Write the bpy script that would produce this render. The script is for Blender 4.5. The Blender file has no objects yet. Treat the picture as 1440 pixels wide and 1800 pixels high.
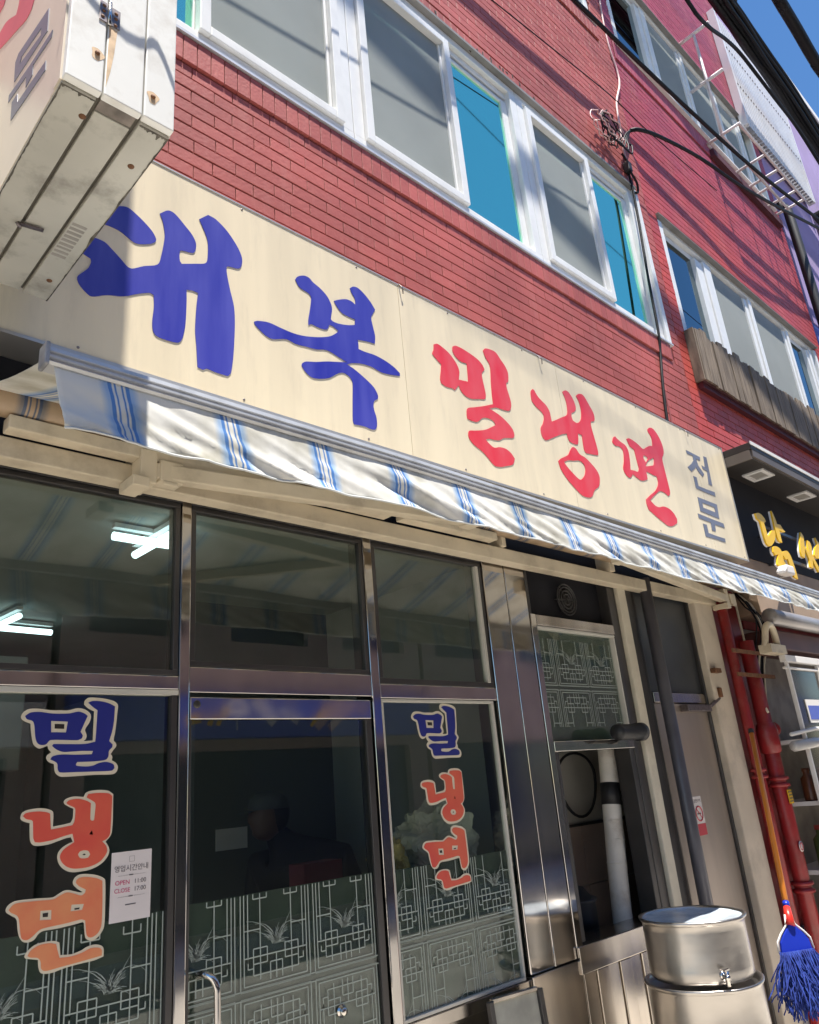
import bpy, bmesh, math, random
from mathutils import Vector, Matrix
from mathutils.noise import noise as pnoise

random.seed(7)
scene = bpy.context.scene
COL = scene.collection
R = math.radians

# ---------------------------------------------------------------- camera
EYE = Vector((0.0, -2.3, 1.6))
yaw, pitch, roll = 0.78344032, 0.34803325, -0.08939464
fwd = Vector((math.sin(yaw) * math.cos(pitch), math.cos(yaw) * math.cos(pitch), math.sin(pitch)))
rt = Vector((math.cos(yaw), -math.sin(yaw), 0))
up = rt.cross(fwd)
c_, s_ = math.cos(roll), math.sin(roll)
rt2, up2 = c_ * rt + s_ * up, -s_ * rt + c_ * up
cam_d = bpy.data.cameras.new('camera')
cam_d.sensor_fit = 'HORIZONTAL'
cam_d.sensor_width = 36.0
cam_d.lens = 36.0 * 1347.25 / 1440.0
cam_d.clip_start = 0.05
cam_d.clip_end = 2000
cam = bpy.data.objects.new('camera', cam_d)
COL.objects.link(cam)
m = Matrix((rt2, up2, -fwd)).transposed().to_4x4()
m.translation = EYE
cam.matrix_world = m
scene.camera = cam

# ---------------------------------------------------------------- sky, sun, exposure
LIGHT = Vector((0.083, 0.2586, -1.0)).normalized()          # direction the sunlight travels
world = bpy.data.worlds.new('World')
scene.world = world
world.use_nodes = True
wn = world.node_tree.nodes
wn.clear()
sky = wn.new('ShaderNodeTexSky')
sky.sky_type = 'NISHITA'
sky.sun_disc = False
sky.sun_elevation = math.asin(-LIGHT.z)
sky.sun_rotation = math.atan2(-LIGHT.x, -LIGHT.y)
sky.air_density = 1.0
sky.dust_density = 0.15
sky.ozone_density = 3.5
bg = wn.new('ShaderNodeBackground')
bg.inputs['Strength'].default_value = 0.075
wo = wn.new('ShaderNodeOutputWorld')
hsv = wn.new('ShaderNodeHueSaturation')
hsv.inputs['Saturation'].default_value = 1.18
hsv.inputs['Value'].default_value = 1.2
world.node_tree.links.new(sky.outputs[0], hsv.inputs['Color'])
world.node_tree.links.new(hsv.outputs[0], bg.inputs['Color'])
world.node_tree.links.new(bg.outputs[0], wo.inputs['Surface'])
sun_d = bpy.data.lights.new('sun', 'SUN')
sun_d.energy = 5.0
sun_d.angle = R(0.53)
sun_d.color = (1.0, 0.95, 0.87)
sun = bpy.data.objects.new('sun', sun_d)
COL.objects.link(sun)
sun.rotation_euler = LIGHT.to_track_quat('-Z', 'Y').to_euler()
sun.location = (-2, -6, 20)
vs = scene.view_settings
vs.view_transform = 'Standard'
vs.look = 'None'
vs.exposure = 1.1
vs.gamma = 1.0
vs.use_curve_mapping = False
try:
    scene.cycles.max_bounces = 10
    scene.cycles.glossy_bounces = 5
    scene.cycles.transparent_max_bounces = 12
except Exception:
    pass

# ---------------------------------------------------------------- traced lettering (metres, in the plane of each board) and cable runs
GLYPH = {
 'dae': [[(0.757,3.467),(0.795,3.521),(0.812,3.568),(0.838,3.594),(0.864,3.612),(0.887,3.617),(0.915,3.605),(0.949,3.584),(0.978,3.56),(0.992,3.536),(0.989,3.521),(0.97,3.503),(0.934,3.484),(0.911,3.481),(0.874,3.498),(0.855,3.504),(0.82,3.505),(0.796,3.498)],[(0.716,3.365),(0.747,3.432),(0.772,3.432),(0.811,3.431),(0.838,3.413),(0.869,3.389),(0.893,3.369),(0.911,3.369),(0.951,3.398),(1.001,3.429),(1.014,3.475),(1.023,3.541),(1.024,3.575),(1.015,3.627),(1.003,3.655),(1.035,3.687),(1.063,3.685),(1.105,3.651),(1.133,3.625),(1.149,3.593),(1.145,3.556),(1.135,3.544),(1.091,3.534),(1.084,3.523),(1.085,3.487),(1.093,3.475),(1.143,3.499),(1.189,3.524),(1.198,3.559),(1.197,3.628),(1.183,3.669),(1.161,3.714),(1.198,3.754),(1.231,3.751),(1.281,3.72),(1.326,3.669),(1.347,3.625),(1.345,3.588),(1.331,3.565),(1.286,3.555),(1.278,3.544),(1.281,3.51),(1.294,3.447),(1.31,3.379),(1.313,3.296),(1.306,3.167),(1.295,3.088),(1.282,3.07),(1.238,3.069),(1.198,3.072),(1.183,3.063),(1.161,3.066),(1.155,3.154),(1.15,3.215),(1.154,3.314),(1.16,3.377),(1.139,3.378),(1.114,3.372),(1.115,3.314),(1.112,3.222),(1.102,3.163),(1.092,3.143),(1.077,3.135),(1.038,3.132),(1.005,3.135),(0.992,3.154),(0.989,3.188),(0.993,3.246),(0.99,3.295),(0.977,3.298),(0.937,3.277),(0.885,3.244),(0.83,3.225),(0.781,3.199),(0.756,3.21),(0.736,3.231),(0.731,3.253),(0.744,3.274),(0.763,3.302),(0.771,3.331),(0.768,3.343),(0.743,3.351)]],
 'bok': [[(1.602,3.637),(1.614,3.657),(1.646,3.677),(1.674,3.679),(1.694,3.665),(1.734,3.649),(1.768,3.625),(1.787,3.593),(1.791,3.569),(1.784,3.536),(1.781,3.515),(1.791,3.508),(1.821,3.509),(1.871,3.521),(1.915,3.539),(1.918,3.57),(1.88,3.569),(1.844,3.574),(1.821,3.593),(1.804,3.617),(1.829,3.634),(1.874,3.656),(1.906,3.658),(1.927,3.649),(1.926,3.681),(1.909,3.706),(1.901,3.726),(1.922,3.744),(1.951,3.748),(1.989,3.729),(2.022,3.701),(2.045,3.672),(2.027,3.641),(2.016,3.616),(2.024,3.569),(2.032,3.526),(2.026,3.485),(1.981,3.48),(1.926,3.468),(1.928,3.441),(1.927,3.421),(1.963,3.42),(2.021,3.424),(2.086,3.416),(2.137,3.4),(2.167,3.382),(2.166,3.368),(2.12,3.357),(2.053,3.348),(2.002,3.356),(1.944,3.353),(1.888,3.337),(1.853,3.319),(1.892,3.31),(1.951,3.284),(1.999,3.256),(2.02,3.224),(2.017,3.204),(2.0,3.191),(1.99,3.169),(1.992,3.141),(2.002,3.107),(2.001,3.069),(1.99,3.05),(1.968,3.044),(1.931,3.047),(1.874,3.041),(1.868,3.058),(1.874,3.152),(1.88,3.241),(1.864,3.263),(1.835,3.271),(1.804,3.258),(1.756,3.221),(1.709,3.201),(1.665,3.193),(1.633,3.21),(1.617,3.23),(1.621,3.243),(1.64,3.257),(1.691,3.273),(1.749,3.296),(1.808,3.314),(1.858,3.33),(1.81,3.34),(1.752,3.351),(1.694,3.334),(1.649,3.329),(1.592,3.322),(1.547,3.327),(1.483,3.303),(1.453,3.306),(1.423,3.322),(1.401,3.339),(1.398,3.349),(1.414,3.359),(1.465,3.372),(1.522,3.369),(1.585,3.368),(1.646,3.378),(1.72,3.402),(1.774,3.428),(1.812,3.461),(1.819,3.472),(1.792,3.483),(1.771,3.483),(1.758,3.456),(1.729,3.447),(1.7,3.447),(1.675,3.448),(1.66,3.436),(1.661,3.464),(1.673,3.523),(1.681,3.581),(1.668,3.598),(1.623,3.608)]],
 'mil': [[(2.418,3.628),(2.446,3.641),(2.477,3.635),(2.518,3.62),(2.548,3.598),(2.576,3.567),(2.586,3.533),(2.58,3.506),(2.574,3.484),(2.614,3.49),(2.645,3.495),(2.649,3.542),(2.651,3.602),(2.603,3.6),(2.567,3.618),(2.553,3.641),(2.557,3.667),(2.582,3.681),(2.627,3.682),(2.689,3.673),(2.744,3.659),(2.776,3.639),(2.79,3.614),(2.763,3.583),(2.763,3.545),(2.769,3.498),(2.772,3.46),(2.761,3.434),(2.715,3.42),(2.655,3.403),(2.611,3.405),(2.581,3.425),(2.569,3.451),(2.535,3.412),(2.521,3.418),(2.472,3.413),(2.442,3.422),(2.438,3.445),(2.45,3.495),(2.457,3.53),(2.428,3.547),(2.4,3.568),(2.404,3.58),(2.413,3.596)],[(2.798,3.731),(2.82,3.753),(2.865,3.762),(2.907,3.759),(2.939,3.728),(2.971,3.698),(2.988,3.661),(2.98,3.608),(2.961,3.59),(2.959,3.56),(2.97,3.517),(2.977,3.474),(2.964,3.434),(2.944,3.42),(2.897,3.414),(2.848,3.411),(2.784,3.387),(2.824,3.38),(2.87,3.369),(2.92,3.346),(2.957,3.317),(2.965,3.284),(2.95,3.265),(2.908,3.254),(2.869,3.242),(2.836,3.222),(2.793,3.213),(2.758,3.21),(2.724,3.197),(2.747,3.18),(2.784,3.167),(2.828,3.181),(2.876,3.184),(2.915,3.17),(2.94,3.145),(2.918,3.108),(2.863,3.086),(2.812,3.069),(2.766,3.067),(2.726,3.096),(2.686,3.123),(2.634,3.142),(2.605,3.163),(2.596,3.185),(2.607,3.212),(2.648,3.224),(2.725,3.249),(2.776,3.276),(2.82,3.303),(2.807,3.321),(2.785,3.327),(2.75,3.324),(2.719,3.313),(2.68,3.282),(2.645,3.275),(2.604,3.277),(2.603,3.298),(2.614,3.336),(2.67,3.359),(2.744,3.388),(2.823,3.423),(2.823,3.467),(2.83,3.558),(2.839,3.629),(2.835,3.666),(2.81,3.696)]],
 'naeng': [[(3.174,3.609),(3.197,3.632),(3.21,3.625),(3.231,3.598),(3.263,3.579),(3.301,3.561),(3.325,3.53),(3.329,3.498),(3.331,3.468),(3.362,3.483),(3.435,3.523),(3.5,3.561),(3.514,3.617),(3.51,3.664),(3.492,3.708),(3.527,3.728),(3.559,3.725),(3.591,3.693),(3.607,3.654),(3.604,3.626),(3.584,3.605),(3.552,3.585),(3.545,3.561),(3.552,3.537),(3.59,3.532),(3.627,3.554),(3.649,3.587),(3.66,3.639),(3.654,3.69),(3.633,3.726),(3.666,3.748),(3.704,3.757),(3.728,3.745),(3.765,3.701),(3.795,3.661),(3.799,3.621),(3.784,3.599),(3.753,3.588),(3.742,3.56),(3.75,3.505),(3.761,3.447),(3.768,3.392),(3.762,3.368),(3.722,3.361),(3.633,3.35),(3.618,3.367),(3.618,3.414),(3.621,3.462),(3.582,3.464),(3.577,3.433),(3.568,3.401),(3.554,3.384),(3.513,3.38),(3.476,3.385),(3.466,3.407),(3.465,3.43),(3.42,3.414),(3.364,3.388),(3.307,3.359),(3.266,3.338),(3.237,3.33),(3.215,3.348),(3.213,3.392),(3.24,3.428),(3.258,3.462),(3.263,3.487),(3.246,3.505),(3.202,3.523),(3.172,3.547),(3.169,3.57)],[(3.332,3.227),(3.366,3.251),(3.438,3.289),(3.47,3.326),(3.5,3.354),(3.532,3.352),(3.563,3.324),(3.614,3.316),(3.673,3.288),(3.718,3.256),(3.733,3.222),(3.72,3.177),(3.701,3.152),(3.65,3.119),(3.618,3.078),(3.581,3.062),(3.516,3.061),(3.471,3.083),(3.417,3.115),(3.376,3.146),(3.343,3.186)],[(3.386,3.234),(3.436,3.257),(3.489,3.267),(3.538,3.281),(3.57,3.278),(3.591,3.26),(3.593,3.232),(3.573,3.194),(3.531,3.16),(3.505,3.159),(3.46,3.181),(3.416,3.207)]],
 'myeon': [[(3.958,3.51),(3.978,3.541),(4.005,3.557),(4.023,3.546),(4.062,3.533),(4.11,3.523),(4.133,3.494),(4.135,3.456),(4.126,3.397),(4.116,3.356),(4.159,3.361),(4.204,3.363),(4.225,3.39),(4.221,3.433),(4.217,3.476),(4.213,3.519),(4.192,3.525),(4.165,3.533),(4.151,3.556),(4.142,3.576),(4.177,3.589),(4.228,3.585),(4.285,3.571),(4.333,3.554),(4.391,3.582),(4.438,3.604),(4.473,3.61),(4.483,3.648),(4.48,3.684),(4.453,3.71),(4.452,3.728),(4.484,3.749),(4.527,3.756),(4.563,3.74),(4.599,3.702),(4.621,3.651),(4.62,3.608),(4.6,3.575),(4.578,3.551),(4.574,3.508),(4.579,3.436),(4.584,3.364),(4.586,3.31),(4.574,3.285),(4.551,3.27),(4.518,3.281),(4.48,3.286),(4.442,3.281),(4.386,3.251),(4.289,3.188),(4.338,3.163),(4.387,3.159),(4.454,3.177),(4.525,3.174),(4.574,3.152),(4.602,3.118),(4.59,3.089),(4.518,3.055),(4.458,3.047),(4.415,3.058),(4.345,3.08),(4.244,3.118),(4.234,3.152),(4.237,3.182),(4.307,3.226),(4.387,3.273),(4.432,3.318),(4.447,3.348),(4.442,3.387),(4.405,3.385),(4.367,3.39),(4.313,3.391),(4.314,3.362),(4.312,3.336),(4.28,3.322),(4.23,3.309),(4.187,3.314),(4.134,3.332),(4.111,3.308),(4.085,3.296),(4.058,3.302),(4.033,3.324),(4.03,3.349),(4.053,3.397),(4.068,3.452),(4.067,3.482),(4.035,3.495),(3.991,3.49),(3.962,3.5)],[(4.329,3.51),(4.362,3.505),(4.373,3.496),(4.338,3.459),(4.32,3.474),(4.314,3.491)],[(4.331,3.441),(4.368,3.477),(4.447,3.519),(4.457,3.512),(4.436,3.466),(4.398,3.45),(4.327,3.429)]],
 'jeon': [[(4.971,3.709),(5.077,3.706),(5.177,3.703),(5.168,3.673),(5.106,3.673),(5.117,3.623),(5.184,3.569),(5.148,3.542),(5.094,3.571),(5.068,3.599),(5.047,3.582),(4.983,3.544),(4.939,3.569),(5.014,3.613),(5.057,3.649),(5.059,3.686),(4.974,3.682)],[(5.241,3.726),(5.291,3.728),(5.285,3.617),(5.278,3.498),(5.22,3.5),(5.245,3.606),(5.18,3.613),(5.176,3.637),(5.223,3.633)],[(4.996,3.513),(5.044,3.513),(5.043,3.447),(5.167,3.447),(5.291,3.451),(5.29,3.419),(5.153,3.417),(4.994,3.42)]],
 'mun': [[(4.987,3.352),(5.279,3.352),(5.264,3.24),(4.981,3.247)],[(5.043,3.321),(5.224,3.32),(5.225,3.281),(5.039,3.282)],[(4.932,3.219),(5.126,3.215),(5.316,3.213),(5.319,3.18),(5.167,3.18),(5.156,3.126),(5.098,3.126),(5.106,3.183),(4.931,3.187)],[(4.976,3.153),(5.032,3.154),(5.032,3.094),(5.153,3.091),(5.281,3.093),(5.276,3.064),(5.102,3.064),(4.975,3.061)]],
 'w_mil_o': [[(0.725,1.885),(0.731,1.896),(0.744,1.904),(0.771,1.905),(0.802,1.901),(0.829,1.901),(0.852,1.901),(0.876,1.907),(0.898,1.904),(0.914,1.893),(0.918,1.882),(0.914,1.866),(0.903,1.847),(0.908,1.831),(0.907,1.821),(0.9,1.814),(0.92,1.815),(0.927,1.816),(0.926,1.898),(0.906,1.908),(0.896,1.917),(0.897,1.928),(0.907,1.937),(0.924,1.938),(0.958,1.935),(0.985,1.928),(0.997,1.917),(0.996,1.893),(0.993,1.846),(0.989,1.815),(0.996,1.806),(0.997,1.797),(0.989,1.787),(0.982,1.776),(0.987,1.768),(0.986,1.758),(0.999,1.75),(1.005,1.738),(1.001,1.725),(0.989,1.719),(0.936,1.72),(0.883,1.719),(0.846,1.719),(0.834,1.724),(0.826,1.733),(0.822,1.754),(0.808,1.76),(0.801,1.768),(0.801,1.777),(0.812,1.786),(0.804,1.795),(0.801,1.804),(0.782,1.797),(0.771,1.801),(0.762,1.811),(0.755,1.839),(0.751,1.864),(0.734,1.871),(0.726,1.878)]],
 'w_mil_i': [[(0.735,1.885),(0.749,1.894),(0.772,1.896),(0.803,1.892),(0.829,1.891),(0.856,1.892),(0.88,1.897),(0.896,1.893),(0.908,1.885),(0.899,1.863),(0.89,1.84),(0.897,1.83),(0.895,1.822),(0.882,1.817),(0.808,1.819),(0.797,1.808),(0.784,1.806),(0.773,1.812),(0.767,1.826),(0.762,1.857),(0.756,1.871),(0.741,1.876)],[(0.806,1.871),(0.852,1.869),(0.849,1.839),(0.808,1.84)],[(0.907,1.923),(0.921,1.928),(0.947,1.927),(0.971,1.921),(0.988,1.913),(0.987,1.874),(0.983,1.841),(0.975,1.813),(0.986,1.803),(0.985,1.795),(0.976,1.785),(0.975,1.77),(0.967,1.76),(0.934,1.757),(0.886,1.757),(0.882,1.751),(0.885,1.747),(0.908,1.744),(0.93,1.745),(0.948,1.752),(0.97,1.754),(0.991,1.747),(0.995,1.736),(0.986,1.729),(0.936,1.729),(0.882,1.73),(0.84,1.731),(0.833,1.74),(0.83,1.756),(0.811,1.767),(0.817,1.775),(0.84,1.779),(0.879,1.777),(0.926,1.777),(0.929,1.786),(0.895,1.787),(0.868,1.786),(0.844,1.786),(0.826,1.793),(0.813,1.803),(0.817,1.808),(0.851,1.807),(0.904,1.806),(0.934,1.812),(0.935,1.828),(0.936,1.901),(0.92,1.912)]],
 'w_mil_d': [[(0.816,1.863),(0.843,1.862),(0.843,1.849),(0.817,1.85)]],
 'w_nae_o': [[(0.745,1.622),(0.749,1.633),(0.763,1.639),(0.792,1.641),(0.817,1.636),(0.829,1.627),(0.831,1.591),(0.86,1.594),(0.878,1.597),(0.883,1.608),(0.883,1.633),(0.872,1.638),(0.859,1.646),(0.855,1.653),(0.861,1.66),(0.881,1.665),(0.91,1.662),(0.915,1.672),(0.928,1.677),(0.955,1.678),(0.98,1.674),(0.995,1.664),(0.996,1.624),(0.997,1.586),(0.994,1.556),(0.979,1.538),(0.988,1.524),(0.991,1.512),(0.984,1.495),(0.966,1.48),(0.94,1.471),(0.914,1.469),(0.886,1.471),(0.865,1.482),(0.852,1.498),(0.848,1.518),(0.857,1.533),(0.874,1.543),(0.887,1.547),(0.881,1.559),(0.868,1.558),(0.848,1.553),(0.823,1.547),(0.794,1.546),(0.781,1.551),(0.774,1.563),(0.77,1.601),(0.77,1.605),(0.755,1.61),(0.747,1.616)]],
 'w_nae_i': [[(0.751,1.624),(0.758,1.631),(0.787,1.633),(0.812,1.629),(0.821,1.625),(0.826,1.584),(0.85,1.586),(0.883,1.59),(0.888,1.6),(0.889,1.627),(0.886,1.635),(0.867,1.645),(0.863,1.65),(0.871,1.656),(0.895,1.658),(0.919,1.651),(0.931,1.644),(0.932,1.601),(0.937,1.597),(0.943,1.598),(0.945,1.638),(0.941,1.646),(0.918,1.66),(0.922,1.669),(0.95,1.67),(0.981,1.667),(0.992,1.659),(0.991,1.561),(0.984,1.547),(0.969,1.54),(0.982,1.525),(0.983,1.508),(0.965,1.488),(0.934,1.478),(0.898,1.478),(0.878,1.484),(0.862,1.497),(0.855,1.514),(0.864,1.53),(0.891,1.546),(0.885,1.568),(0.862,1.564),(0.832,1.557),(0.801,1.554),(0.787,1.556),(0.782,1.567),(0.778,1.607),(0.774,1.612),(0.76,1.616)],[(0.937,1.51),(0.932,1.502),(0.921,1.501),(0.909,1.504),(0.903,1.513),(0.908,1.52),(0.919,1.522),(0.931,1.519)]],
 'w_nae_d': [[(0.938,1.572),(0.942,1.559),(0.931,1.562)],[(0.925,1.511),(0.921,1.509),(0.915,1.511),(0.92,1.514)]],
 'w_mye_o': [[(0.728,1.402),(0.733,1.412),(0.746,1.419),(0.762,1.42),(0.804,1.418),(0.843,1.415),(0.857,1.421),(0.871,1.427),(0.884,1.427),(0.902,1.421),(0.915,1.417),(0.922,1.417),(0.907,1.427),(0.896,1.438),(0.894,1.447),(0.9,1.457),(0.912,1.462),(0.93,1.461),(0.957,1.455),(0.976,1.446),(0.983,1.438),(0.986,1.382),(0.986,1.323),(0.975,1.304),(0.96,1.294),(0.948,1.295),(0.936,1.304),(0.93,1.339),(0.927,1.343),(0.897,1.34),(0.858,1.338),(0.824,1.338),(0.813,1.333),(0.804,1.322),(0.791,1.318),(0.777,1.321),(0.767,1.333),(0.761,1.351),(0.756,1.376),(0.742,1.387),(0.731,1.395)],[(0.782,1.287),(0.788,1.297),(0.806,1.309),(0.831,1.312),(0.855,1.31),(0.868,1.304),(0.873,1.274),(0.901,1.271),(0.926,1.275),(0.941,1.281),(0.961,1.283),(0.977,1.279),(0.987,1.27),(0.988,1.25),(0.963,1.245),(0.925,1.244),(0.889,1.242),(0.856,1.237),(0.837,1.238),(0.825,1.243),(0.819,1.257),(0.817,1.273),(0.799,1.278),(0.786,1.282)]],
 'w_mye_i': [[(0.735,1.401),(0.746,1.412),(0.762,1.414),(0.809,1.412),(0.845,1.41),(0.862,1.417),(0.879,1.422),(0.897,1.417),(0.918,1.409),(0.928,1.414),(0.93,1.422),(0.911,1.433),(0.902,1.442),(0.903,1.449),(0.912,1.454),(0.933,1.453),(0.96,1.446),(0.975,1.438),(0.978,1.383),(0.978,1.327),(0.97,1.31),(0.955,1.302),(0.944,1.304),(0.938,1.313),(0.933,1.346),(0.921,1.35),(0.882,1.347),(0.833,1.345),(0.815,1.342),(0.799,1.33),(0.786,1.324),(0.774,1.328),(0.769,1.339),(0.762,1.375),(0.756,1.385),(0.741,1.394)],[(0.814,1.387),(0.842,1.385),(0.843,1.362),(0.814,1.365)],[(0.894,1.39),(0.927,1.387),(0.923,1.373),(0.892,1.374)],[(0.79,1.287),(0.797,1.298),(0.817,1.307),(0.843,1.307),(0.86,1.302),(0.864,1.288),(0.871,1.268),(0.902,1.266),(0.931,1.27),(0.951,1.276),(0.972,1.274),(0.982,1.267),(0.983,1.253),(0.958,1.251),(0.913,1.248),(0.874,1.246),(0.846,1.244),(0.834,1.245),(0.826,1.252),(0.823,1.269),(0.815,1.278),(0.798,1.282)]],
 'w_mye_d': [[(0.82,1.38),(0.834,1.38),(0.834,1.37),(0.821,1.371)],[(0.902,1.38),(0.916,1.38),(0.915,1.376),(0.903,1.376)]],
 'p_mun': [[(-0.878,3.401),(-0.885,3.32),(-0.639,3.383),(-0.627,3.463),(-0.649,3.474)],[(-0.832,3.381),(-0.835,3.355),(-0.674,3.413),(-0.682,3.431)],[(-0.925,3.283),(-0.922,3.262),(-0.796,3.295),(-0.799,3.261),(-0.754,3.261),(-0.747,3.303),(-0.603,3.345),(-0.603,3.37),(-0.771,3.319)],[(-0.897,3.214),(-0.901,3.182),(-0.65,3.245),(-0.64,3.313),(-0.685,3.303),(-0.695,3.266)]],
 'p_red': [[(-0.394,3.722),(-0.387,3.796),(-0.467,3.772),(-0.571,3.694),(-0.585,3.718),(-0.587,3.761),(-0.748,3.589),(-0.722,3.559),(-0.682,3.562),(-0.602,3.606),(-0.515,3.653)],[(-0.314,3.93),(-0.406,3.905),(-0.426,3.925),(-0.26,4.103)]],
 'n1': [[(5.711,3.336),(5.773,3.351),(5.821,3.347),(5.868,3.322),(5.878,3.299),(5.831,3.282),(5.838,3.238),(5.842,3.189),(5.852,3.174),(5.958,3.242),(6.011,3.251),(5.999,3.207),(5.94,3.147),(5.867,3.105),(5.824,3.095),(5.785,3.107),(5.77,3.145),(5.766,3.209),(5.767,3.283),(5.719,3.295)],[(6.05,3.421),(6.07,3.397),(6.09,3.349),(6.096,3.318),(6.164,3.324),(6.188,3.298),(6.234,3.276),(6.178,3.266),(6.112,3.272),(6.107,3.216),(6.105,3.167),(6.049,3.169),(6.034,3.208),(6.033,3.271),(6.04,3.332)]],
 'n2': [[(5.892,3.099),(5.958,3.114),(6.02,3.106),(6.052,3.078),(6.103,3.098),(6.168,3.106),(6.209,3.076),(6.227,3.024),(6.24,2.951),(6.24,2.888),(6.175,2.897),(6.145,2.959),(6.137,3.04),(6.087,3.025),(6.064,3.051),(6.048,3.057),(6.034,3.018),(6.062,2.985),(6.034,2.94),(5.958,2.942),(5.894,2.962),(5.923,3.01),(5.969,3.053),(5.899,3.033),(5.873,3.059)]],
 'n3': [[(6.583,3.334),(6.624,3.305),(6.605,3.253),(6.57,3.177),(6.519,3.101),(6.459,3.108),(6.468,3.161),(6.514,3.248)],[(6.684,3.279),(6.736,3.274),(6.752,3.231),(6.723,3.173),(6.738,3.131),(6.793,3.062),(6.758,3.013),(6.715,3.065),(6.694,3.115),(6.651,3.03),(6.594,3.036),(6.611,3.108),(6.569,3.207),(6.588,3.219),(6.642,3.17)]],
 'n4': [[(6.907,3.338),(6.944,3.307),(7.019,3.295),(6.925,3.166),(6.802,3.14),(6.766,3.161),(6.835,3.235),(6.912,3.279)]],
}
CABLE = {
 'main': (0.0205,[(4.366,-0.22,7.817),(4.614,-0.22,7.833),(5.064,-0.22,7.881),(5.454,-0.22,7.916),(6.528,-0.24,7.984),(8.306,-0.28,8.143),(10.374,-0.34,8.484),(11.734,-0.4,8.703)]),
 'drop': (0.0187,[(5.544,-0.05,7.132),(5.64,-0.1,7.16),(5.969,-0.14,7.26),(6.724,-0.2,7.423),(7.562,-0.26,7.512),(8.714,-0.3,7.805),(10.198,-0.34,8.238),(11.592,-0.4,8.528)]),
 'thin': (0.0046,[(3.13,-0.25,6.612),(3.501,-0.25,6.67),(4.06,-0.25,6.756),(4.536,-0.25,6.83),(5.047,-0.2,7.004),(5.667,-0.2,7.014),(6.965,-0.2,7.136)]),
 'thick': (0.0594,[(6.901,-1.2,9.297),(7.334,-1.2,9.177),(7.745,-1.2,9.095),(8.314,-1.2,8.952),(9.51,-1.2,9.024)]),
 'loop': (0.0226,[(6.952,-0.4,9.871),(7.313,-0.4,9.771),(7.716,-0.4,9.874),(8.203,-0.4,10.098),(8.634,-0.41,10.193),(9.065,-0.43,10.12),(9.545,-0.45,10.023),(10.289,-0.45,10.013),(11.007,-0.45,9.799),(11.963,-0.45,9.484)]),
 'white': (0.0109,[(5.688,-0.012,9.241),(5.617,-0.012,8.729),(5.598,-0.014,8.282),(5.651,-0.016,7.981),(5.615,-0.02,7.766),(5.455,-0.02,7.422),(5.406,-0.02,7.092),(5.375,-0.02,6.825),(5.369,-0.02,6.639)]),
 'black': (0.0113,[(5.383,-0.02,6.68),(5.35,-0.03,6.492),(5.349,-0.03,6.272),(5.32,-0.03,5.951),(5.256,-0.03,5.37),(5.208,-0.035,4.857),(5.19,-0.02,4.65),(5.13,-0.02,4.426),(5.082,-0.02,4.214),(5.044,-0.02,3.988)]),
 'bundle': (0.1358,[(7.717,-0.45,10.903),(8.367,-0.45,10.873),(8.928,-0.45,10.824),(9.658,-0.45,10.761),(10.596,-0.45,10.647),(11.481,-0.45,10.462),(12.543,-0.45,10.208)]),
}


# ---------------------------------------------------------------- materials
MATS = {}

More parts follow.
